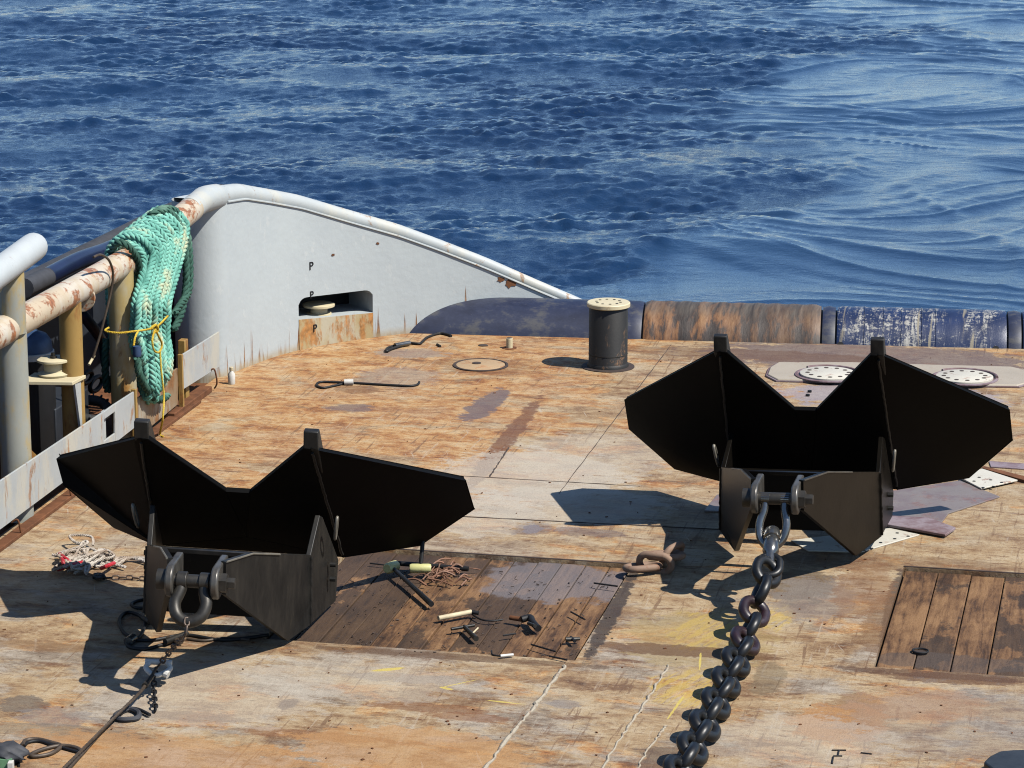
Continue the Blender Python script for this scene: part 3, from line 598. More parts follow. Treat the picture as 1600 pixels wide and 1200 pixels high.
# ------------------------------------------------------------------ rail, posts and kick plate on the port side
KX = -8.62
def build_rail():
    root = thing("port_side_rail", (KX, 22, 0), "weathered pale pipe rail on thick rusty posts along the port side", "rail")
    rx = -8.78
    A, B = PX(-60, 553, rx), PX(200, 407, rx); Cc = PX(300, 326, rx)
    for a, b, name in ((A+(A-B)*1.2, B, "rail_pipe"), (B+(Cc-B).normalized()*.0, Cc, "rail_pipe")):
        m = MB(); pts = [a.lerp(b, t) for t in np.linspace(0, 1, 12)]; m.tube(pts, .118, 20); m.build(name, M_rail, root, ang=60)
    J = PX(126, 465, rx); d_ = (B-A).normalized(); m = MB(); m.tube([J, J+d_*.03], .123, 20); m.build("rail_joint", M_rail, root)
    def post(px0, px1, top_row, X, mat, z0=0):
        c0 = (px0+px1)/2; q = PX(c0, top_row+30, X); r = (px1-px0)/2*((q-_C).dot(_fw))/FPX; z1 = zrow(X, q.y, top_row)
        m = MB(); m.tube([(X, q.y, z0), (X, q.y, z1*.5), (X, q.y, z1)], r, 24); return m.build("post", mat, root, ang=60), q.y, r
    post(-6, 43, 520, rx, M_postg); post(92, 128, 470, rx, M_postr); post(168, 209, 412, rx, M_post); post(-130, -86, 600, rx, M_postg)
    q = PX(277, 560, rx); m = MB(); m.box((rx+.06, q.y, .30), (.07, .10, .62)); m.build("stanchion", M_postr, root, bevel=.006)
    def zz(px, row): q = PX(px, row, KX); return q
    # kick plates, cut as seen
    def plate(cols, t=.018, slot=None):
        pl = [zz(*c) for c in cols]; m = MB(); m.slab(pl, (-t, 0, 0)); m.build("kick_plate", M_grey, root, bevel=.003)
    plate([(-60, 872), (-60, 800), (0, 752), (163, 643), (163, 706), (0, 828)])
    plate([(163.3, 706), (163.3, 689), (180, 677), (180, 692)]); plate([(163.3, 655), (163.3, 643), (180, 631), (180, 643)])
    plate([(180.3, 692), (180.3, 631), (211, 611), (211, 668)])
    pl = [zz(*c) for c in ((213.5, 690), (213.5, 628), (283, 575), (283, 632))]; m = MB(); m.slab([(p.x-.03, p.y, p.z) for p in pl], (-.018, 0, 0)); o = m.build("kick_plate", M_rustplate, root, bevel=.003); o['label'] = "rusty brown kick plate behind the hanging rope"
    plate([(284, 610), (284, 555), (343, 518), (343, 573)])
    # flat bar in the slot, end posts, gusset
    a = zz(171, 690); b = zz(171, 650); m = MB(); m.box(((a.x)-.05, a.y, (a.z+b.z)/2), (.02, .07, b.z-a.z+.1)); m.build("slot_bar", M_grey, root, bevel=.003)
    for px, r0, r1 in ((213, 700, 606), (285, 648, 552)):
        a, b = zz(px, r0), zz(px, r1); m = MB(); m.box((KX-.005, a.y, (max(0, a.z)+b.z)/2), (.045, .035, b.z-max(0, a.z))); m.build("end_bar", M_postr, root, bevel=.004)
    m = MB(); q = zz(315, 600); m.box((KX-.06, q.y-.3, .03), (.16, 1.1, .06)); m.build("foot_plate", M_rust, root, bevel=.006)
    m = MB(); m.box((KX+.005, 20.5, .016), (.10, 10.2, .032)); m.build("waterway_bar", M_rust, root, bevel=.005)
    for px, row in ((100, 765), (330, 590), (22, 828)):
        q = zz(px, row); m = MB(); m.tube(spline([(KX-.02, q.y, q.z+.06), (KX+.03, q.y+.01, q.z+.08), (KX+.05, q.y+.02, max(.02, q.z-.05)), (KX+.02, q.y+.03, .02)], 6), .008, 8); m.build("lashing_eye", M_rust, root)
    # bracket with the yellow spool
    b = PX(110, 590, rx); f = thing("line_spool", (b.x, b.y, 0), "yellow flat-topped line spool on a bracket beside the second rail post", "spool")
    q = PX(78, 592, -8.95); zt = q.z
    m = MB(); pl = [PX(46, 597, -9.0), PX(88, 601, -8.70), PX(127, 580, -8.72), PX(112, 576, -9.0)]; z0 = sum(p.z for p in pl)/4
    m.slab([(p.x, p.y, z0) for p in (Vector((-9.12, q.y-.25, 0)), Vector((-8.68, q.y-.18, 0)), Vector((-8.66, b.y+.05, 0)), Vector((-9.12, b.y+.05, 0)))], (0, 0, -.03)); m.build("bracket_shelf", M_cream, f, bevel=.004)
    m = MB(); m.slab([(-8.68, b.y-.16, z0-.03), (-8.68, b.y-.02, z0-.03), (-8.68, b.y-.02, z0-.6)], (-.02, 0, 0)); m.build("gusset", M_grey, f)
    c = Vector((-8.92, q.y+.02, z0)); m = MB(); m.lathe(c, [(.13, .002), (.14, .02), (.085, .04), (.085, .12)], 28); m.build("drum", M_cream, f)
    m = MB(); m.lathe(c+Vector((0, 0, .12)), [(.13, 0), (.14, .006), (.14, .022), (.13, .028)], 28); m.build("top_disc", M_cream, f)
    m = MB(); m.lathe(c+Vector((0, 0, .148)), [(.03, 0), (.03, .02), (.018, .022), (.018, .05)], 12); m.build("nut", M_sh, f)
    # grey inner rail that ends in a rounded stub
    g = thing("grey_handrail", (rx, 21, 1.8), "short light grey handrail pipe with rounded end above the rusty rail", "handrail")
    ux = -8.72; a = PX(-80, 482, ux); b = PX(52, 386, ux); d_ = (b-a).normalized(); m = MB(); end = [b+d_*(.12*math.sin(t)) for t in np.linspace(0, 1.5, 7)]
    m.tube([a+(a-b)]+[a.lerp(b, t) for t in np.linspace(0, 1, 6)]+end[1:], [.115]*7+[.115*max(.15, math.cos(t)) for t in np.linspace(0, 1.5, 7)[1:]], 20); m.build("pipe", M_capg, g, ang=60)
    p = PX(18, 430, ux-.02); m = MB(); m.tube([(ux-.02, p.y, zrow(ux, p.y, 520)), (ux-.02, p.y, zrow(ux, p.y, 425))], .100, 20); m.build("post", M_postg, g, ang=60)
    p = PX(-8, 450, ux); m = MB(); m.slab([PX(-30, 460, ux), PX(-30, 520, ux), PX(14, 430, ux)], (-.03, 0, 0)); m.build("gusset", M_postg, g)
M_capg = painted("light_grey_pipe", (.60, .64, .65), .6, .63, .70, 4, (.36, .17, .08), None, (1, 1, 1))
build_rail()

# ------------------------------------------------------------------ outboard of the rail
def build_outboard():
    m = MB(); m.box((-9.46, 27.25, .52), (.72, .03, 1.2)); tag(m.build("gap_shade_sheet", M_dark, None), "added dark sheet standing in for the shaded gap behind the rope at the bulwark nose", "plate")  # added dark sheet in place of the shaded gap beside the nose
    m = MB(); m.box((-9.80, 23.4, .40), (.05, 9.0, 1.9)); tag(m.build("side_screen", M_dark, None), "dark grey outboard screen plate behind the port rail", "screen")
    wx = -9.45
    a, b = PX(30, 447, wx), PX(345, 300, wx)
    m = MB(); m.tube(spline([a+(a-b)*.4, a, a.lerp(b, .35)+Vector((0, 0, .02)), a.lerp(b, .7)+Vector((0, 0, .04)), b], 8), .085, 16); tag(m.build("grey_hose", M_hose, None, ang=60), "grey fender hose running along the ship's side outside the rail", "hose")
    a, b = PX(74, 432, -9.25), PX(168, 391, -9.25); t = thing("navy_hose", a, "navy blue hose with dark grey end ferrule lying outside the rail", "hose")
    m = MB(); m.tube(spline([a, a.lerp(b, .5)+Vector((0, 0, .02)), b, PX(215, 370, -9.25)], 8), .078, 16); m.build("tube", M_navy, t, ang=60)
    m = MB(); m.tube([PX(38, 450, -9.25), PX(73, 433, -9.25)], .085, 16); m.build("ferrule", M_hose, t)
    # curved navy pipe and thin stay behind post
    m = MB(); m.tube(spline([PX(118, 478, -9.2), PX(140, 505, -9.2), PX(160, 535, -9.2), PX(166, 570, -9.2)], 8), .05, 14); tag(m.build("navy_pipe", M_navy, None, ang=60), "shiny navy pipe bending down between the second and third rail posts", "pipe")
    m = MB(); m.tube(spline([PX(146, 402, -8.62), PX(158, 398, -8.60), PX(172, 410, -8.62), PX(176, 440, -8.64), PX(160, 510, -8.72), PX(145, 560, -8.8)], 8), .011, 8); tag(m.build("thin_cable", M_wire, None), "thin brown cable looped over the rusty rail beside the rope", "cable")
    q = PX(143, 640, -9.05); t = thing("round_fender", (q.x, q.y, q.z), "small black tyre fender tilted behind the kick plate", "tyre"); Mx = Matrix.Rotation(math.radians(22), 3, 'X') @ Matrix.Rotation(math.radians(12), 3, 'Y')
    m = MB(); ring = [q+Mx @ Vector((.14*math.cos(a), .14*math.sin(a), 0)) for a in np.linspace(0, 2*math.pi, 28)[:-1]]; m.tube(ring, .045, 10, closed=True); m.build("carcass", M_tyre, t, ang=60)
    for k in range(14):
        a = 2*math.pi*k/14; c = q+Mx @ Vector((.16*math.cos(a), .16*math.sin(a), .042)); m = MB(); m.box(c, (.035, .012, .02), 0, Mx @ Matrix.Rotation(a, 3, 'Z')); m.build("tread_block", M_hose, t)
    q = PX(46, 545, -9.3); t = thing("blue_barrel", (q.x, q.y, 0), "blue barrel with white band half hidden behind the nearest post", "barrel")
    m = MB(); m.lathe((q.x, q.y, 0), [(.2, 0), (.21, .05), (.21, q.z-.07)], 24); m.build("body", M_ink, t); m = MB(); m.lathe((q.x, q.y, q.z-.07), [(.212, 0), (.212, .05), (.20, .055)], 24); m.build("band", M_white, t)
    m = MB(); m.lathe((q.x, q.y, q.z-.012), [(.20, 0), (.19, .08), (.15, .14), (.08, .17)], 24); m.build("dome", M_blueb, t)
    # grey locker below the spool, tan debris
    q = PX(80, 660, -9.2); m = MB(); m.box((-9.25, q.y+.2, .22), (.35, .8, .55)); tag(m.build("steel_locker", M_dark, None, bevel=.01), "dark steel box under the spool bracket behind the rail", "box")
    q = PX(52, 705, -9.0); m = MB(); m.slab([PX(46, 700, -8.95), PX(62, 716, -8.95), PX(46, 716, -8.95)], (-.05, 0, 0)); tag(m.build("rusty_bracket", M_postr, None), "small yellow rusty bracket low behind the nearest post", "bracket")
    q = PX(141, 528, -9.0); m = MB(); m.tube([PX(147, 556, -9.0), PX(139, 570, -9.0)], .012, 8); tag(m.build("hook_pin", M_stick, None), "pale pin at the lower end of the thin cable", "pin")
    for k, (px, py, r_) in enumerate(((150, 600, .10), (136, 590, .08))):
        q = PX(px, py, -9.3); m = MB(); m.tube(spline([q+Vector((0, r_*1.6*math.cos(a), r_*.6*math.sin(a))) for a in np.linspace(0, 6.283, 9)[:-1]], 4, True), .022, 8, closed=True); tag(m.build("hose_coil", M_ink, None), ("larger" if k == 0 else "smaller")+" black coil of hose lying behind the rail between the posts", "hose", None)
build_outboard()

# ------------------------------------------------------------------ turquoise mooring rope over the rail
def build_rope():
    rx, rr = -8.78, .118; r = .034
    root = thing("mooring_rope", PX(230, 480, -8.6), "thick turquoise laid mooring rope hung in many bights over the port rail", "rope")
    def rail_z(y):
        A, B = PX(200, 407, rx), PX(300, 326, rx); t = (y-A.y)/(B.y-A.y); return A.z+(B.z-A.z)*t
    y0, y1 = PX(196, 410, rx).y+.04, PX(263, 356, rx).y
    N = 13
    for layer in range(2):
        for i in range(N-layer*2):
            t = (i+layer)/(N-1); yt = y0+(y1-y0)*t; zt = rail_z(yt)
            colm = 212+52*t; lowr = 610+random.uniform(-12, 12) if t < .62 else 585+random.uniform(-14, 14)
            if t < .2: lowr = 560
            R_ = rr+r*(1.0+1.55*layer); X = rx+R_
            colm += random.uniform(-3.5, 3.5); q1 = PX(colm+2, 470, X+.01+random.uniform(-.012, .02)); q2 = PX(colm-1+10*t*0, 520, X-.01); ql = PX(222+42*t+random.uniform(-4, 4), lowr, X+.02+random.uniform(-.02, .03))
            arc = [Vector((rx+R_*math.cos(a), yt+.02*math.cos(a), zt+R_*math.sin(a))) for a in np.linspace(math.pi*1.0, .15, 9)]
            back = [Vector((rx-R_, yt+.02, zt-.9+random.uniform(-.1, .1))), Vector((rx-R_-.01, yt, zt-.35))]
            pts = back+arc+[arc[-1].lerp(q1, .35)+Vector((.012, 0, -.01)), q1, q1.lerp(q2, .5), q2, q2.lerp(ql, .5)+Vector((random.uniform(-.01, .02), 0, 0)), ql, ql+Vector((-.05, .045, -.045)), ql+Vector((-.10, .07, .05)), Vector((rx+.02, ql.y+.05, ql.z+.35))]
            mb = twisted(spline(pts, 6), r, .14*(1 if (i+layer) % 2 else -1), 3, 6, .022, None, random.random()*6); mb.build("bight", M_rope, root, ang=60)
    # darker loose turns at the after side of the hank
    for k, (dx, zz_, mt) in enumerate(((0, 0, M_ropeg), (7, -4, M_ropeg))):
        X = rx+rr+r*2.6
        pts = [PX(224+dx, 352+zz_, rx-.10), PX(240+dx, 333+zz_, rx), PX(262+dx, 331+zz_, rx+.08), PX(277+dx, 345+zz_, X-.05), PX(287+dx, 375, X), PX(291+dx*.8, 420, X+.02), PX(290+dx*.7, 455, X+.02), PX(283+dx*.4, 490-k*20, X+.03), PX(272, 515-k*24, X+.02)]
        twisted(spline(pts, 8), r*1.02, .17, 3, 6, .022).build("loose_turn", mt, root, ang=60)
    pts = [PX(172, 396, rx-.1), PX(184, 379, rx), PX(202, 386, rx+.1), PX(217, 412, rx+rr+.02), PX(220, 450, rx+rr+.02), PX(221, 520, rx+rr+.02), PX(222, 555, rx+rr+.03)]
    twisted(spline(pts, 8), r*.95, .16, 3, 6, .022).build("loose_turn", M_ropeg, root, ang=60)
    pts = [PX(215, 560, -8.58), PX(218, 585, -8.57), PX(232, 612, -8.57), PX(248, 625, -8.57), PX(262, 618, -8.57)]
    twisted(spline(pts, 8), r, .16, 3, 6, .022).build("loose_turn", M_ropeg, root, ang=60)  # bottom loop, its shade put into the dark green colour
    pts = [PX(166, 530, -8.95), PX(164, 570, -8.95), PX(168, 610, -8.95), PX(175, 590, -8.95)]
    twisted(spline(pts, 8), r, .16, 3, 6, .022).build("loose_turn", M_ropeg, root, ang=60)
    # yellow lashing
    y = thing("yellow_lashing", PX(230, 515, -8.5), "thin yellow line lashing the turquoise rope to the rail post, tail hanging to the deck", "line")
    fx = -8.50
    for pts, nm in (([PX(170, 512, rx), PX(165, 517, rx+.05), PX(185, 520, rx+.16), PX(208, 518, fx-.04), PX(235, 514, fx), PX(248, 508, fx), PX(262, 494, fx-.03)], "lashing_turn"), ([PX(235, 514, fx), PX(243, 508, fx+.02), PX(247, 516, fx+.02), PX(240, 520, fx)], "knot"),
                    ([PX(243, 512, fx+.01), PX(238, 532, fx+.02), PX(241, 548, fx+.02), PX(249, 550, fx+.02), PX(253, 538, fx+.02), PX(247, 524, fx+.02), PX(243, 514, fx+.01)], "bow_loop"), ([PX(250, 548, fx+.02), PX(252, 580, fx+.03), PX(256, 620, fx+.04), PX(254, 655, fx+.05), P(250, 678, .01), P(255, 682, .01)], "tail"),
                    ([PX(216, 517, fx), PX(211, 528, fx), PX(209, 540, fx)], "tail")):
        twisted(spline(pts, 8), .010 if nm != "knot" else .014, .06, 3, 5, .015).build(nm, M_yline, y, ang=60)
    q = PX(214, 548, -8.54); m = MB(); m.lathe((q.x, q.y, q.z-.05), [(.035, 0), (.04, .02), (.035, .09)], 14); tag(m.build("blue_stopper", M_blueb, None), "small pale blue plastic cap tucked beside the green rope hank", "cap")
build_rope()

# ------------------------------------------------------------------ anchors
def build_anchor(d, pose, label, steel, worn):
    X, Y, t, r, q = pose
    Mx = Matrix.Translation((X, Y, 0)) @ Matrix.Rotation(t, 4, 'Z') @ Matrix.Rotation(q, 4, 'X') @ Matrix.Rotation(r, 4, 'Y')
    root = thing("plough_anchor", None, label, "anchor", "black twin-shank anchors lying on deck", Mx)
    V = {k: Vector(v) for k, v in d.items() if k != 'PORT'}; T = .038
    def S_(v, s): return Vector((v.x*s, v.y, v.z))
    E, A, B, Cc, D, N, L, FT, FB, BT, SU = [V[k] for k in ('E', 'A', 'B', 'C', 'D', 'N', 'L', 'FT', 'FB', 'BT', 'SU')]
    # centre plate with the deep V notch between the fluke points
    nc = (E-D).cross(Vector((1, 0, 0))).normalized(); nc = nc if nc.y > 0 else -nc
    nz = Vector((.085, N.y, N.z)); m = MB()
    el, er = E+Vector((.02, 0, 0)), S_(E, -1)-Vector((.02, 0, 0))
    m.slab([D, E, E-Vector((.05, 0, .0)), nz, Vector((0, D.y*.75+N.y*.25, D.z*.75+N.z*.25))], nc*T); m.build("fluke_plate", steel, root, bevel=.006)
    m = MB(); m.slab([S_(q_, -1) for q_ in (D, E, E-Vector((.05, 0, .0)), nz, Vector((0, D.y*.75+N.y*.25, D.z*.75+N.z*.25)))], nc*T); m.build("fluke_plate", steel, root, bevel=.006)
    m = MB(); c_ = Vector((0, D.y*.75+N.y*.25, D.z*.75+N.z*.25)); m.slab([c_, nz, S_(nz, -1)], nc*T); m.slab([c_, D, S_(D, -1)], nc*T); m.build("fluke_web", steel, root)
    for s in (-1, 1):
        # wing: outline with bevelled tip, slight dihedral from the centre plate
        A_, B_, C_2 = (Vector(d['PORT'][0]), Vector(d['PORT'][1]), Vector(d['PORT'][2])) if s < 0 and 'PORT' in d else (A, B, Cc)
        o = [S_(v, s) for v in (D+Vector((.004, 0, 0)), E+Vector((.004, 0, 0)), E+Vector((.05, .02, -.012)), A_, B_, C_2)]
        nw = (o[1]-o[0]).cross(o[4]-o[0]).normalized(); nw = nw if nw.y > 0 else -nw
        m = MB(); n0 = len(o); v = o+[p+nw*T for p in o]; f = [(0, 1, 2, 3), (0, 3, 4), (0, 4, 5)]; f += [tuple(i+n0 for i in reversed(g)) for g in f]+[(i, (i+1) % n0, (i+1) % n0+n0, i+n0) for i in range(n0)]
        m.add(v, f if s < 0 else [tuple(reversed(g)) for g in f]); m.build("wing", steel, root, ang=12, bevel=.006)
        wb = MB(); wb.tube([(o[0].lerp(o[1], t_))-nw*.004+Vector((random.uniform(-.003, .003), 0, 0)) for t_ in np.linspace(.03, .97, 40)], .011, 6); wb.build("weld_bead", M_shank, root)
        # fluke point: thick wedge end standing above the plates
        x = E.x*s; w_ = .052; sl_ = (D.y-E.y)/(E.z-D.z); pl = [(E.y+.006, E.z-.004), (E.y-.004, E.z+.125), (E.y+.055, E.z+.135), (E.y+.45*sl_+.20, E.z-.42), (E.y+.55*sl_+.05, E.z-.55)]
        m = MB(); m.slab([(x-w_, a, b) for a, b in pl], (2*w_, 0, 0)); m.build("fluke_point", M_shank, root, bevel=.008)
        # shank side plate (folded at the fore edge) and the fore plate converging to the lug
        fb = Vector((FT.x+.012, FT.y-.02, .105)); BT = Vector((BT.x+.015, .03, .060)); p0 = S_(FT, s); p1 = S_(fb, s)
        so_ = [p0, S_(SU, s), S_(Vector((SU.x+.01, SU.y+.08, SU.z-.04)), s), S_(Vector((D.x-.02, D.y-.06, D.z)), s), S_(Vector((D.x-.02, D.y-.15, .03)), s), p1]
        m = MB(); m.slab(so_, (-s*.036, 0, 0)); m.build("shank_plate", worn, root, bevel=.005)
        K = Vector((.30, -.56, L.z+.065)); LT = Vector((L.x+.045, L.y+.10, L.z+.115)); LB = Vector((L.x+.05, L.y+.08, L.z-.11)); K = Vector((L.x+.045+(FT.x-L.x-.045)*.30, L.y+.10+(FT.y-L.y-.10)*.30, K.z)); mid = Vector((FT.x*.3+fb.x*.7, FT.y*.3+fb.y*.7, FT.z*.3+fb.z*.7))
        o = [S_(v_, s) for v_ in (FT, K, LT, LB, BT, fb, mid)]; nn = (o[1]-o[0]).cross(o[4]-o[0]).normalized(); nn = nn if nn.y > 0 else -nn
        v = o+[p+nn*.036 for p in o]; f = [(0, 1, 2, 3, 4, 6), (6, 4, 5)]; f += [tuple(i+7 for i in reversed(g)) for g in f]+[(i, (i+1) % 7, (i+1) % 7+7, i+7) for i in range(7)]
        m = MB(); m.add(v, f if s < 0 else [tuple(reversed(g)) for g in f]); m.build("shank_arm", worn, root, ang=6)
        w2 = MB(); w2.tube([p_-nn*.004 for p_ in (o[0].lerp(o[1], .55), o[1], o[2])], .007, 6); w2.build("worn_edge", M_pale if steel is M_black else M_lug, root)
        w3 = MB(); e0, e1 = o[0]-nn*.002, o[5]-nn*.002; w3.tube([e0.lerp(e1, t_)+Vector((random.uniform(-.003, .003), 0, 0)) for t_ in np.linspace(.02, .98, 24)], .010, 6); w3.build("weld_bead", worn, root)
        # lug cheek with eye
        c = Vector((L.x*s, L.y, L.z)); R = .112; m = MB(); ring = [(L.y+R*math.cos(a), L.z+R*math.sin(a)) for a in np.linspace(math.pi*.52, math.pi*1.48, 14)]
        pl = ring+[(L.y+.30, L.z-.10), (L.y+.30, L.z+.10)]; m.slab([(c.x-.026, a, b) for a, b in pl], (.052, 0, 0)); m.build("lug", M_lug, root, bevel=.012)
        # pale ring standing in for an oval hole onto sunlit deck, and bolts
        pc = Vector((s*(D.x+.035), D.y-.62, D.z+.42)); m = MB(); m.tube([pc+Vector((s*.012*math.sin(a), .035*math.cos(a)-.04*math.sin(a), .095*math.sin(a))) for a in np.linspace(0, 6.283, 25)[:-1]], .011, 8, closed=True); m.build("hole_ring", M_pale, root, ang=60)
        for dz in (.02, .13):
            m = MB(); m.cyl((s*(D.x-.03), D.y-.42, D.z-.05+dz), (s*(D.x+.012), D.y-.42, D.z-.05+dz), .020, None, 10); m.build("bolt", M_shank, root)
    m = MB(); m.box((0, FT.y+.0, (FT.z+.12)/2), (2*FT.x-.08, .03, FT.z-.14)); m.build("cross_plate", M_black, root, bevel=.004)
    m = MB(); m.box((0, FT.y-.02, FT.z-.018), (2*FT.x-.06, .09, .022)); m.build("cross_bar", worn, root, bevel=.003)
    m = MB(); m.box((0, -.52, L.z+.045), (.58, .03, .03)); m.build("cross_bar", worn, root, bevel=.003)
    m = MB(); m.box((0, -.30, L.z-.12), (.70, .03, .22)); m.build("cross_plate", M_black, root, bevel=.003)
    m = MB(); m.cyl((-L.x-.085, L.y, L.z), (L.x+.075, L.y, L.z), .045, None, 20); m.build("pin", M_sh, root)
    m = MB(); m.lathe((L.x+.027, L.y, L.z), [(.068, 0), (.068, .045), (.04, .048), (.04, .10)], 6, Matrix.Rotation(math.pi/2, 3, 'Y')); m.build("nut", M_sh, root)
    m = MB(); m.lathe((-L.x-.06, L.y, L.z), [(.07, -.03), (.07, .03)], 20, Matrix.Rotation(math.pi/2, 3, 'Y')); m.build("pin_head", M_sh, root)
    return root, Mx @ Vector((0, L.y, L.z)), Mx
M_lug = plain("lug_steel", (.12, .11, .095), .38, .4, .4, .5, 9); M_pale = plain("pale_steel", (.22, .20, .16), .5, .3, .2, .5)
AR = dict(E=(.604, .359, 1.562), A=(1.552, 1.361, .887), B=(1.566, 1.603, .570), C=(1.213, 1.713, .208), D=(.665, 1.314, .212), N=(0, .780, .998), L=(.148, -1.021, .818), FT=(.621, .416, .618), FB=(.692, .012, .218), BT=(.449, .142, .042), SU=(.606, .784, .799))
AL = dict(PORT=((1.51, 1.45, .858), (1.446, 1.40, .676), (1.10, 1.54, .318)), E=(.595, .119, 1.444), A=(1.548, 1.544, .858), B=(1.586, 1.914, .526), C=(1.187, 1.878, .218), D=(.69, 1.177, .321), N=(0, .625, .941), L=(.152, -1.007, .816), FT=(.586, .292, .615), FB=(.724, .019, .216), BT=(.445, .225, .008), SU=(.612, .522, .841))
M_newblk = black_steel("fresh_black_steel", .55, .25); M_newshank = plain("dark_brown_steel", (.0060, .0048, .0034), .36, .5, 0, .14, 4)
a_r, lug_r, MR = build_anchor(AR, (-2.5049, 21.6765, -.0035, -.0276, .0265), "glossy black anchor resting upturned on white plates, heavy black chain shackled to it", M_newblk, M_newshank)
a_l, lug_l, ML = build_anchor(AL, (-6.1971, 18.7958, .1272, .0391, .0205), "dull scuffed black anchor lying upturned near the port rail with thin wire on its shackle", M_black, M_shank)

# ------------------------------------------------------------------ shackles, chains, wire
def link_path(c, ax, side, L, W, n=28):                # stadium centre-line in the plane of ax and side
    pts = []; R = W/2; h = L/2-R
    for k in range(n):
        a = 2*math.pi*k/n; pts.append(c+ax*(math.sin(a)*R+(h if math.sin(a) > 0 else -h if math.sin(a) < 0 else 0))+side*(math.cos(a)*R))
    return pts
def chain(root, path, d, L, W, mat, roll0=math.radians(45), name="link", start=None, n=10, mats=None):
    pts = [Vector(p) for p in path]; pitch = L-d*1.02; acc = [0]
    for a, b in zip(pts, pts[1:]): acc.append(acc[-1]+(b-a).length)
    i = 0; s = pitch/2; out = []
    while s < acc[-1]:
        j = max(k for k in range(len(acc)) if acc[k] <= s); j = min(j, len(pts)-2); t = (s-acc[j])/(acc[j+1]-acc[j]); c = pts[j].lerp(pts[j+1], t); ax = (pts[j+1]-pts[j]).normalized()
        up = (Vector((0, 0, 1))-ax*ax.z).normalized(); si = ax.cross(up); ro = roll0+(i % 2)*math.pi/2+random.uniform(-.12, .12); side = si*math.cos(ro)+up*math.sin(ro)
        m = MB(); m.tube(link_path(c, ax, side, L-d, W-d, 24), d/2, n, closed=True); m.build(name, mats[i] if mats and i in mats else mat, root, ang=70); i += 1; s += pitch
# bow shackle (left): thick worn bow hanging from the lugs
def bow(root, top, fwd, down, side, W, H, r, mat):
    pts = [top+side*(W*.40), top+side*(W*.42)+down*(H*.25), top+side*(W*.55)+down*(H*.6), top+side*(W*.40)+down*(H*.92), top+down*(H*1.06), top-side*(W*.40)+down*(H*.92), top-side*(W*.55)+down*(H*.6), top-side*(W*.42)+down*(H*.25), top-side*(W*.40)]
    c = spline(pts, 6); m = MB(); m.tube(c, [r*1.15 if i in (0, 1, len(c)-1, len(c)-2) else r for i in range(len(c))], 16); m.build("bow", mat, root, ang=60)
    for s in (-1, 1):
        m = MB(); a = top+side*(s*W*.40); m.cyl(a-side*.035, a+side*.035, r*1.5, None, 18); m.build("eye", mat, root, bevel=.006)
side = (ML.to_3x3() @ Vector((1, 0, 0))).normalized(); sh = thing("bow_shackle", lug_l, "large worn grey bow shackle hanging from the lugs of the scuffed anchor", "shackle")
dn = Vector((0.02, -.55, -.83)).normalized(); bow(sh, lug_l, None, dn, side, .190, .265, .041, M_sh)
side = (MR.to_3x3() @ Vector((1, 0, 0))).normalized(); sh = thing("bow_shackle", lug_r, "bright steel shackle linking the glossy anchor to its swivel and black chain", "shackle")
dnr = Vector((-.02, -.42, -.90)).normalized(); bow(sh, lug_r, None, dnr, side, .18, .34, .030, M_gal)
sw0 = lug_r+dnr*.26; ct = thing("anchor_chain", P(1140, 1040), "heavy black studless anchor chain with swivel running down from the glossy anchor", "chain")
swe = P(1201, 897, .36); ax = (swe-sw0).normalized(); Mz = ax.to_track_quat('Z', 'Y').to_matrix()
m = MB(); m.lathe(sw0, [(.03, -.05), (.055, -.03), (.062, .0), (.062, .05), (.050, .055), (.056, .065), (.060, .18), (.045, .215), (.03, .235)], 20, Mz); m.build("swivel_body", M_gal, ct)
m = MB(); m.tube(spline([sw0+ax*.18, sw0+ax*.26, sw0+ax*.31], 4), [.038]*8+[.036], 14); m.build("swivel_eye", M_gal, ct)
m = MB(); Rr = link_path(sw0+ax*.33, ax, ax.cross(Vector((0, 0, 1))).normalized(), .20, .15); m.tube(Rr, .028, 12, closed=True); m.build("swivel_bow", M_chain, ct, ang=70)
cp = [sw0+ax*.30, P(1190, 920, .30), P(1178, 958, .19), P(1165, 1000, .115), P(1130, 1075, .105), P(1098, 1140, .105), P(1063, 1205, .105), P(1022, 1290, .105), P(985, 1370, .105)]
M_chred = plain("chain_red_mark", (.022, .007, .010), .4, .5, 0, .5, 14)
chain(ct, spline(cp, 10), .076, .292, .248, M_chain, math.radians(38), mats={2: M_chred, 4: M_chred})
# rusty loose chain links
rc = thing("rusty_chain_piece", P(1030, 880), "short piece of heavy rusty brown chain lying on deck left of the glossy anchor", "chain")
for (px, py, z, L_, ang, tl) in ((1004, 886, .05, .26, .55, .15), (1024, 880, .08, .25, -.1, 1.25), (1040, 868, .09, .26, .25, .1), (1050, 866, .085, .25, 1.2, 1.15)):
    c = P(px, py, z); ax = Vector((math.cos(ang), math.sin(ang), 0)); up = Vector((0, 0, 1)); sd = ax.cross(up)*math.cos(tl)+up*math.sin(tl); m = MB(); m.tube(link_path(c, ax, sd, L_, .155), .027, 12, closed=True); m.build("link", M_rustch, rc, ang=70)
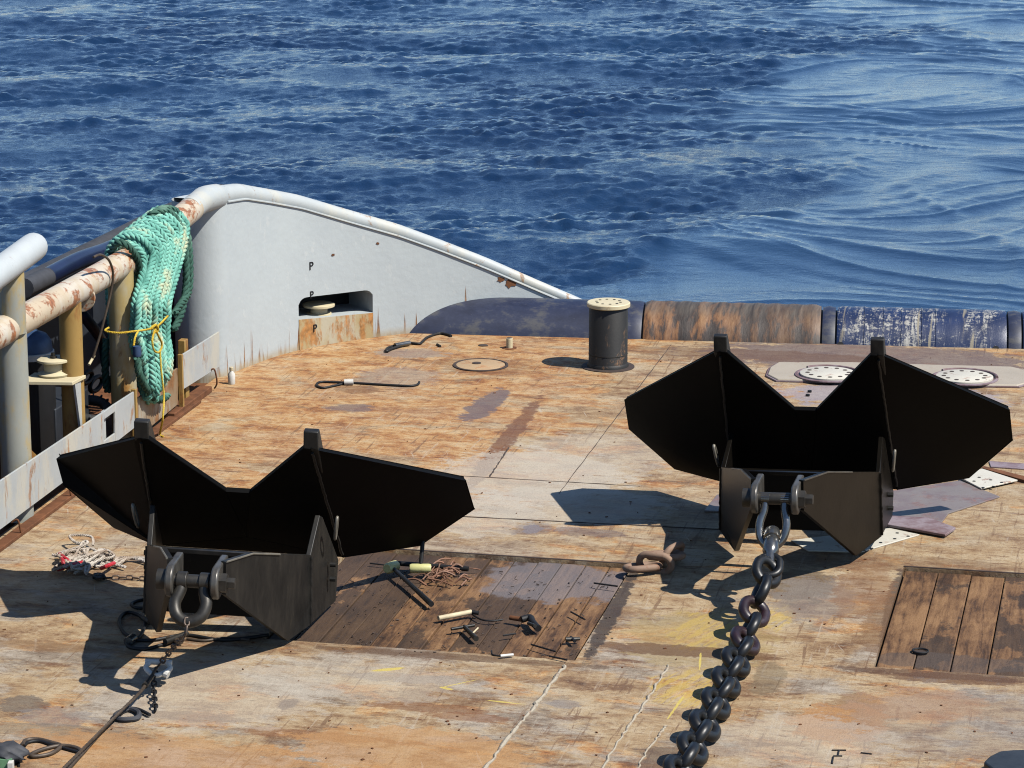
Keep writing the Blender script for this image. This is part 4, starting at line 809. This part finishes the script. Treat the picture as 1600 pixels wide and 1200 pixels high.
# left: small chain from shackle, white shackle, wire, tail chain
b0 = lug_l+dn*.31; bs = proj(b0)
sc = thing("small_chain", b0, "small rusty chain hanging from the bow shackle down to the wire pendant", "chain"); e = P(248, 1040, .12)
chain(sc, spline([b0+Vector((0, 0, .06)), b0+Vector((0, -.06, -.04)), b0.lerp(e, .5)+Vector((0, 0, -.01)), e], 8), .014, .075, .046, M_smallch, .5)
ws = thing("white_shackle", e, "small white painted shackle joining chain and wire near the scuffed anchor", "shackle"); sd = _rt
m = MB(); m.tube(spline([e+sd*.05+Vector((0, 0, .02)), e+sd*.09+Vector((0, -.04, -.01)), e+sd*.02+Vector((0, -.12, -.03)), e-sd*.07+Vector((0, -.05, 0)), e-sd*.05+Vector((0, 0, .03))], 6), .018, 10); m.build("bow", M_white, ws)
m = MB(); m.cyl(e-sd*.09+Vector((0, 0, .03)), e+sd*.09+Vector((0, -.0, .02)), .02, None, 12); m.build("pin", M_white, ws); m = MB(); m.cyl(e+sd*.07+Vector((0, -.10, -.02)), e+sd*.10+Vector((0, -.11, -.03)), .028, None, 10); m.build("nut", M_white, ws)
wr = thing("wire_pendant", P(190, 1110), "brown steel wire pendant with spliced eye running to the lower left", "wire")
twisted(spline([e+Vector((0, -.05, 0)), P(222, 1078, .10), P(185, 1115, .08), P(140, 1160, .06), P(95, 1205, .03), P(40, 1262, .02)], 10), .011, .09, 6, 5, .025).build("wire_line", M_wire, wr, ang=60)
m = MB(); m.tube([P(238, 1056, .11), P(226, 1072, .105)], [.016, .022], 10); m.build("ferrule", M_sh, wr)
twisted(spline([P(184, 1116, .02), P(172, 1128, .015), P(140, 1165, .012), P(100, 1210, .012), P(50, 1265, .012)], 10), .012, .08, 6, 5, .025).build("wire_line", M_wire, wr, ang=60)
tc = thing("tail_chain", P(243, 1060), "short dark chain tail hanging free from the white shackle", "chain"); chain(tc, [P(243, 1048, .10), P(240, 1072, .05), P(243, 1112, .02)], .013, .072, .044, M_ink, .3)
sg = thing("wire_sling_eye", P(205, 1118), "dark flattened wire eye lying on deck beside the wire pendant", "wire")
m = MB(); m.tube(spline([P(180, 1118, .02), P(200, 1108, .02), P(216, 1113, .02), P(214, 1122, .02), P(190, 1124, .02)], 6, True), .018, 8, closed=True); m.build("eye", M_hose, sg)
m = MB(); m.tube(spline([P(196, 1106, .02), P(215, 1108, .02), P(234, 1117, .02)], 6), .012, 8); m.build("tail", M_ink, sg)

# ------------------------------------------------------------------ bollard, tow-pin plate, hatches
def disc_holes(root, c, r, z, n, hr, mat=M_ink, name="bolt_hole", ph=0):
    for k in range(n):
        a = 2*math.pi*k/n+ph; m = MB(); m.lathe((c.x+r*math.cos(a), c.y+r*math.sin(a), z), [(hr, 0), (hr, .003)], 10); m.build(name, mat, root)
c = P(950, 573); t = thing("tow_pin", (c.x, c.y, 0), "raised dark cylindrical tow pin with cream perforated cap near the roller", "tow pin"); hb = .655
m = MB(); m.lathe(c, [(.205, -.02), (.205, .03), (.195, .045), (.192, .05), (.192, hb-.06), (.185, hb-.05), (.185, hb-.03)], 40); m.build("shaft", M_darkbol, t)
m = MB(); m.lathe(c+Vector((0, 0, hb-.03)), [(.19, -.02), (.214, -.01), (.214, .022), (.206, .03)], 40); m.build("cap", M_cream, t); disc_holes(t, c, .12, hb, 10, .014)
m = MB(); m.lathe(c, [(.262, -.01), (.262, .008), (.24, .012)], 40); m.build("collar", M_groove, t)
m = MB(); m.lathe(c+Vector((.0, 0, .13)), [(.193, 0), (.195, .006), (.193, .012)], 40); m.build("wear_ring", M_shank, t)
m = MB(); Q = [P(*q, .0) for q in ((1199, 589), (1203, 578), (1216, 570), (1330, 570), (1460, 574), (1580, 577), (1612, 584), (1612, 600), (1590, 606), (1480, 605), (1330, 600), (1215, 597))]
t = thing("bolted_deck_plate", Q[0], "raised rounded tan base plate holding two lowered tow pins at the stern", "base plate"); m.slab(Q, (0, 0, .03)); m.build("plate", M_tan, t, bevel=.012)
m = MB(); QQ = [Vector((p.x, p.y, 0)) for p in Q]; cc = sum(QQ, Vector())/len(QQ); m.slab([cc+(p-cc)*1.015 for p in QQ], (0, 0, .018)); m.build("skirt", M_purple, t, bevel=.004)
for k, (px, py) in enumerate(((1294, 586), (1507, 591))):
    c = P(px, py, .03); t = thing("lowered_tow_pin", (c.x, c.y, .03), ("left" if k == 0 else "right")+" lowered tow pin, its white perforated top flush in the base plate", "tow pin", "lowered tow pins")
    m = MB(); m.lathe(c, [(.325, .0), (.325, .010), (.30, .014), (.29, .004)], 44); m.build("rim", M_purple, t); m = MB(); m.lathe(c, [(.275, .0), (.275, .022), (.268, .026)], 44); m.build("cap", M_whitep, t)
    disc_holes(t, c, .20, .056, 12, .022, M_groove, "bolt_hole", .2)
    m = MB(); m.tube([c+Vector((.31*math.cos(a), .31*math.sin(a), .018)) for a in np.linspace(.1, 2.4, 24)], .016, 8); m.build("rim_lip", M_purple, t)  # raised arc along part of the rim, in the rim's own colour
c = P(751, 571); t = thing("flush_hatch", (c.x, c.y, 0), "round flush deck hatch with dark rim in the orange after deck", "hatch")
m = MB(); m.lathe(c, [(.275, -.01), (.275, .010), (.262, .014), (.25, .012), (.245, .004)], 44); m.build("rim", M_groove, t); m = MB(); m.lathe(c, [(.242, -.01), (.242, .009), (.236, .011)], 44); m.build("lid", M_hatch, t)
q = c+Vector((-.05, .04, .011)); m = MB(); m.lathe(q, [(.045, 0), (.045, .006), (.02, .008)], 16); m.build("plug", M_groove, t)
c = P(755, 540); m = MB(); m.lathe(c, [(.05, 0), (.05, .006), (.04, .008)], 18); tag(m.build("deck_plug", M_groove, None), "small dark deck plug left of the yellow tube", "plug")
c = P(1375, 620); t = thing("bolt_pair", c, "two dark bolt heads between the black anchor's flukes and tow pin plate", "bolts")
for px, py in ((1265, 613), (1262, 619)):
    q = P(px, py); m = MB(); m.lathe(q, [(.02, 0), (.02, .02)], 6); m.build("bolt_head", M_ink, t)
# plates under and beside the right anchor
def deck_plate(name, pix, h, mat, label, z0=0.0, holes=()):
    pts = [P(*q) for q in pix]; t = thing(name, (pts[0].x, pts[0].y, z0), label, "plate"); m = MB(); m.slab([(p.x, p.y, z0) for p in pts], (0, 0, h)); m.build("plate", mat, t, bevel=.004)
    for px, py in holes:
        q = P(px, py, z0+h); m = MB(); m.lathe((q.x, q.y, z0+h), [(.014, 0), (.014, .003)], 10); m.build("bolt_hole", M_ink, t)
deck_plate("wet_plate", [(1120, 775), (1400, 768), (1500, 753), (1562, 778), (1482, 804), (1470, 820), (1390, 812), (1100, 800)], .014, M_lilac, "wet lilac-grey steel plate beneath and right of the glossy anchor")
deck_plate("purple_plate", [(1385, 812), (1450, 815), (1493, 831), (1477, 842), (1438, 835), (1385, 826)], .022, M_purple, "purple primed plate right of the glossy anchor's shank", .016)
deck_plate("white_perforated_plate", [(1236, 846), (1390, 827), (1437, 837), (1345, 864), (1262, 862)], .012, M_whitep, "white bolted plate under the glossy anchor's shank", 0, [(1402, 833), (1419, 838), (1398, 842), (1376, 848), (1362, 857), (1350, 860)])
deck_plate("white_perforated_plate", [(1500, 751), (1534, 737), (1590, 755), (1533, 768)], .014, M_whitep, "white bolted plate just right of the glossy anchor's wing tip", .016, [(1530, 746), (1548, 750), (1565, 754), (1552, 760), (1536, 762), (1522, 752)])
deck_plate("purple_strip", [(1545, 722), (1640, 729), (1640, 737), (1548, 731)], .012, M_purple, "long purple plate strip at the right edge behind the anchor wing")
deck_plate("dark_bar", [(1533, 736), (1537, 733), (1645, 760), (1645, 768)], .03, M_rust, "dark rusty bar leading from the white plate to the right edge", .0)

# ------------------------------------------------------------------ loose gear on deck
def gear(name, label, cat, parts, loc, group=None):
    t = thing(name, loc, label, cat, group)
    for nm, mb, mat in parts: mb.build(nm, mat, t, ang=50)
    return t
def tb(pts, r, n=8, z=0.0, k=6): return MB().tube(spline([P(a, b, z+r) for a, b in pts], k), r, n)
gear("wire_strop", "black wire strop with white ferrule lying on deck left of the flush hatch", "strop", [("loop", tb([(543, 598), (520, 597), (500, 597), (495, 602), (505, 606), (525, 602), (543, 598)], .012), M_ink), ("leg", tb([(548, 598), (580, 600), (615, 602), (640, 603), (652, 601), (655, 597)], .012), M_ink), ("ferrule", MB().tube([P(538, 597, .03), P(552, 597, .03)], .028, 12), M_white)], P(545, 598))
gear("hook_strop", "black hook strop with silver ferrule and curling tail near the bulwark slot", "strop", [("loop", tb([(636, 538), (612, 545), (604, 549), (608, 543), (636, 536)], .016), M_ink), ("ferrule", MB().tube([P(617, 540, .03), P(640, 536, .03)], .026, 12), M_gal), ("tail", tb([(642, 536), (655, 537), (661, 533), (668, 527), (686, 521), (700, 523), (705, 525)], .014), M_ink)], P(640, 538))
for px, py in ((685, 540),): gear("short_rod", "tiny black rod lying between the hook strop and yellow tube", "rod", [("rod", tb([(683, 538), (688, 541)], .012), M_ink)], P(px, py))
c = P(796, 544); t = thing("yellow_tube", c, "small yellow upright tube standing on the after deck", "tube"); m = MB(); m.lathe(c, [(.034, 0), (.034, .10), (.03, .105)], 14); m.build("tube", M_cream, t); m = MB(); m.lathe(c+Vector((0, 0, .10)), [(.028, .002), (.028, .008)], 14); m.build("mouth", M_groove, t); m = MB(); m.lathe(c, [(.075, 0), (.075, .006)], 16); m.build("stain_ring", M_rust, t)
c = P(362, 600); t = thing("small_bottle", c, "small white plastic bottle standing at the foot of the bulwark", "bottle"); m = MB(); m.lathe(c, [(.032, 0), (.035, .01), (.035, .10), (.018, .125), (.016, .135)], 18); m.build("body", M_white, t); m = MB(); m.lathe(c+Vector((0, 0, .135)), [(.020, 0), (.020, .03), (.016, .034)], 14); m.build("cap", M_stick, t)
# sledgehammers
h = P(612, 886, .05); t = thing("sledgehammer", h, "sledgehammer with yellow head end-on and black handle slanting towards the camera", "hammer"); m = MB(); d = Vector((-.25, -1, .1)).normalized(); m.tube([h-d*.075, h-d*.06, h+d*.06, h+d*.075], [.032, .042, .042, .032], 14); m.build("head", M_yel, t); m = MB(); m.tube([h, P(640, 912, .04), P(674, 944, .03)], [.015, .017, .022], 10); m.build("handle", M_ink, t)
h = P(657, 888, .06); t = thing("sledgehammer", h, "sledgehammer with yellow head lying sideways and black handle upright behind the anchor wing", "hammer"); m = MB(); m.tube([h-_rt*.08, h-_rt*.065, h+_rt*.065, h+_rt*.08], [.030, .036, .036, .030], 14); m.build("head", M_yel, t); m = MB(); m.tube([h, h+Vector((0, .12, .30))], .017, 10); m.build("handle", M_ink, t)
gear("steel_rod", "long thin black rod lying behind the two yellow hammers", "rod", [("rod", tb([(578, 880), (612, 884)], .006), M_ink), ("grip", MB().tube([P(620, 880, .03), P(732, 889, .03)], .020, 10), M_ink)], P(650, 885))
m = MB()
for k in range(34):
    a = P(random.gauss(692, 17), random.gauss(903, 9), .01); ang = random.uniform(0, 3.14); l = random.uniform(.06, .22); d = Vector((math.cos(ang), math.sin(ang), 0)); m.tube(spline([a, a+d*l*.5+Vector((0, .02, random.uniform(.01, .06))), a+d*l+Vector((0, 0, random.uniform(0, .03)))], 4), random.uniform(.004, .009), 5)
o = m.build("wire_scraps", plain("scrap_rust", (.24, .11, .06), .7, .5), None); o['kind'] = 'stuff'; o['label'] = "tangle of rusty wire scraps on the timber inset beside the hammers"; o['category'] = "scraps"
gear("white_stick", "white round stick with black fitting lying on the timber inset", "stick", [("stick", MB().tube([P(685, 966, .025), P(736, 956, .025)], .018, 10), M_stick), ("fitting", MB().tube([P(736, 956, .025), P(748, 958, .02)], .016, 8), M_ink), ("hose", tb([(738, 960), (752, 968), (770, 970), (786, 968)], .007), M_ink)], P(710, 962))
gear("tee_wrench", "small grey T-shaped wrench lying below the white stick", "wrench", [("bar", MB().tube([P(705, 983, .02), P(741, 977, .02)], .012, 8), M_shank), ("stem", MB().tube([P(725, 979, .02), P(744, 998, .02)], [.015, .02], 10), M_sh), ("lever", MB().tube([P(738, 990, .03), P(747, 981, .05)], .006, 6), M_stick)], P(725, 985))
gear("gas_torch", "dark torch nozzle with red grip lying on the timber inset", "tool", [("grip", MB().tube([P(797, 965, .03), P(816, 968, .03)], .018, 10), M_rust), ("body", MB().tube(spline([P(815, 968, .035), P(828, 965, .045), P(832, 972, .04), P(841, 982, .03)], 5), .026, 10), M_ink), ("valve", MB().tube([P(826, 974, .04), P(836, 978, .06)], .014, 8), M_sh)], P(815, 970))
gear("white_peg", "short white peg lying at the near edge of the timber inset", "peg", [("peg", MB().tube([P(782, 1025, .02), P(802, 1023, .02)], .011, 8), M_white), ("string", tb([(768, 1017), (770, 1023), (783, 1025)], .006), M_ink)], P(785, 1024))
gear("metal_offcut", "small grey metal offcut at the right side of the timber inset", "offcut", [("piece", MB().tube([P(884, 999, .015), P(906, 998, .015)], [.02, .012], 8), M_sh), ("stub", MB().tube([P(892, 996, .015), P(898, 1002, .02)], .012, 8), M_ink)], P(895, 999))
for k, (a, b, lab) in enumerate((((892, 956), (914, 968), "thin dark rod lying near the right edge of the timber inset"), ((830, 1007), (868, 1018), "thin dark rod lying near the near right corner of the timber inset"), ((928, 911), (965, 916), "thin dark rod across the right edge of the timber inset"), ((786, 993), (806, 990), "short dark rod lying between the wrench and the torch"), ((858, 1025), (886, 1031), "short dark rod at the near corner of the timber inset"))):
    gear("thin_rod", lab, "rod", [("rod", MB().tube([P(*a, .02), P(*b, .02)], .007, 6), M_ink)], P(*a), "thin rods on the timber inset")
m = MB()
for k in range(240):
    px, py = random.uniform(520, 960), random.uniform(890, 1025); q = P(px, py, -.015)
    if not (I1[0] < q.x < I1[1] and I1[2] < q.y < I1[3]): q.z = .002
    a = random.uniform(0, 6.28); l = random.uniform(.008, .03); dv = Vector((math.cos(a), math.sin(a), 0)); m.tube([q, q+dv*l+Vector((0, 0, .004))], random.uniform(.002, .005), 4)
m.build("wood_chips", M_groove, None, kind='stuff')
m = MB()
for k in range(260):
    q = P(random.uniform(-40, 1640), random.uniform(540, 1230), .001); a = random.uniform(0, 6.28); l = random.uniform(.006, .022)
    if any(i[0] < q.x < i[1] and i[2] < q.y < i[3] for i in (I1, I2)) or q.x < KX: continue
    m.box(q+Vector((0, 0, .003)), (l, l*random.uniform(.3, .8), .006), a)
m.build("rust_flakes", M_rust, None, kind='stuff')
# red-and-white line heap with small chain
t = thing("red_white_line", P(130, 880), "tangled white line with red straps on deck left of the scuffed anchor", "line"); m = MB()
for k in range(16):
    c = P(random.gauss(130, 17), random.gauss(876, 6), .02); pts = [c+Vector((random.gauss(0, .10), random.gauss(0, .12), random.uniform(0, .07))) for _ in range(5)]; twisted(spline(pts, 5), .012, .05, 3, 5, .014, m)
m.build("heap", M_wr, t, ang=60); m = MB()
for z_ in (0, 5, -4): twisted(spline([P(150, 880+z_, .03), P(172, 884, .02), P(185, 876+z_, .03), P(205, 872, .03), P(240, 876+z_, .03)], 8), .014, .05, 3, 5, .014, m)
m.build("tail", M_wr, t, ang=60)
for a, b in (((90, 890), (135, 876)), ((93, 866), (112, 880)), ((158, 888), (178, 880)), ((100, 884), (96, 870))): MB().tube(spline([P(*a, .04), P((a[0]+b[0])/2, (a[1]+b[1])/2, .075), P(*b, .05)], 5), .016, 8).build("red_strap", M_red, t)
t = thing("dark_chain", P(190, 902), "thin dark chain lying at the shadow edge by the scuffed anchor", "chain"); chain(t, [P(146, 900, .02), P(166, 903, .02), P(200, 902, .02), P(236, 905, .02)], .012, .065, .04, M_smallch, .4)
m = MB()
for k in range(5): m.tube(spline([P(145+random.uniform(0, 18), 898+random.uniform(-3, 6), .02+random.uniform(0, .03)) for _ in range(5)], 5), .012, 6)
tag(m.build("tangled_line", M_ink, None), "small knot of black cord beside the thin dark chain", "cord")
gear("black_cable", "black electric cable coiled in the shadow under the scuffed anchor", "cable", [("loop", tb([(215, 1000), (195, 990), (186, 972), (192, 960), (205, 957), (222, 965), (226, 978), (218, 995), (205, 1003), (200, 1010), (225, 1014), (258, 1006), (285, 998)], .013), M_ink), ("loop", tb([(240, 935), (218, 938), (205, 944), (215, 950), (240, 948)], .012), M_ink), ("plug", MB().tube([P(200, 1003, .03), P(208, 997, .03)], .035, 10), M_gal), ("connector", MB().tube([P(224, 966, .03), P(234, 972, .03)], .022, 10), M_sh), ("lead", tb([(205, 1000), (240, 1000), (290, 992), (350, 1000), (420, 992)], .013), M_ink)], P(230, 985))
gear("small_shackle_pile", "pile of small rusty fittings under the bow shackle", "fittings", [("bar", MB().tube([P(258, 1003, .04), P(292, 990, .04)], .022, 10), M_shank), ("bar", MB().tube([P(262, 997, .03), P(284, 1003, .03)], .018, 10), M_wire), ("tail", tb([(292, 998), (320, 1001), (350, 997), (390, 1000)], .011), M_wire)], P(275, 998))
gear("bent_wire", "bent dark wire loops lying in the near left corner", "wire", [("loop", tb([(36, 1165), (40, 1157), (58, 1155), (80, 1160), (95, 1166), (78, 1178), (52, 1182), (50, 1178), (70, 1170), (95, 1165), (118, 1168), (130, 1176)], .014), M_wire), ("loop", tb([(38, 1166), (44, 1160), (62, 1158), (82, 1164), (104, 1170), (122, 1175)], .011), M_ink)], P(80, 1168))
t = thing("dark_bag", P(10, 1180), "crumpled dark bag at the near left corner of the deck", "bag"); c = P(10, 1176, .06); bm = bmesh.new(); bmesh.ops.create_icosphere(bm, subdivisions=3, radius=1)
for v in bm.verts: v.co = Vector((v.co.x*.13, v.co.y*.10, v.co.z*.06))*(1+.28*math.sin(v.co.x*7+v.co.z*5)*math.cos(v.co.y*6))
m = MB(); m.add([v.co+c for v in bm.verts], [tuple(v.index for v in f.verts) for f in bm.faces]); bm.free(); m.build("bag", M_hose, t, ang=80)
gear("green_clamp", "pale green plastic clamp at the near left corner beside dark bag", "clamp", [("body", MB().box(P(8, 1192, .03), (.09, .05, .06), .3), M_green), ("jaw", MB().box(P(17, 1196, .03), (.03, .06, .05), .2), M_white), ("tail", tb([(18, 1188), (28, 1190), (30, 1197)], .008), M_ink)], P(8, 1195))
# rounded dark steel tongue entering at lower right
c = P(1590, 1190, .10); t = thing("dark_steel_tongue", (c.x, c.y, 0), "rounded dark grey steel tongue with pointed end at the near right corner", "steel plate"); pl = [P(*q, .10) for q in ((1537, 1190), (1546, 1181), (1562, 1173), (1582, 1171), (1640, 1170), (1700, 1180), (1700, 1225), (1640, 1230), (1580, 1214), (1550, 1200))]
m = MB(); m.slab(pl, (0, 0, -.06)); m.build("tongue", plain("dark_grey_steel", (.035, .038, .042), .45, .3, .2, .4), t, bevel=.012); m = MB(); m.box((c.x+.25, c.y-.05, .02), (.3, .2, .04)); m.build("foot", M_shank, t)
# knocked-off cleat eye on the right inset, low weld stub under the left wing
q = P(1438, 1018, -.01); t = thing("ring_bolt", q, "dark recessed ring bolt set in the right timber inset", "ring bolt"); m = MB(); m.tube([q+Vector((.055*math.cos(a), .05*math.sin(a), .006)) for a in np.linspace(0, 6.283, 21)[:-1]], .007, 8, closed=True); m.build("ring", M_ink, t); m = MB(); m.lathe(q, [(.05, -.01), (.05, -.002)], 16); m.build("cup", M_groove, t)
for o in list(bpy.data.objects):
    if '_local' in o: del o['_local']
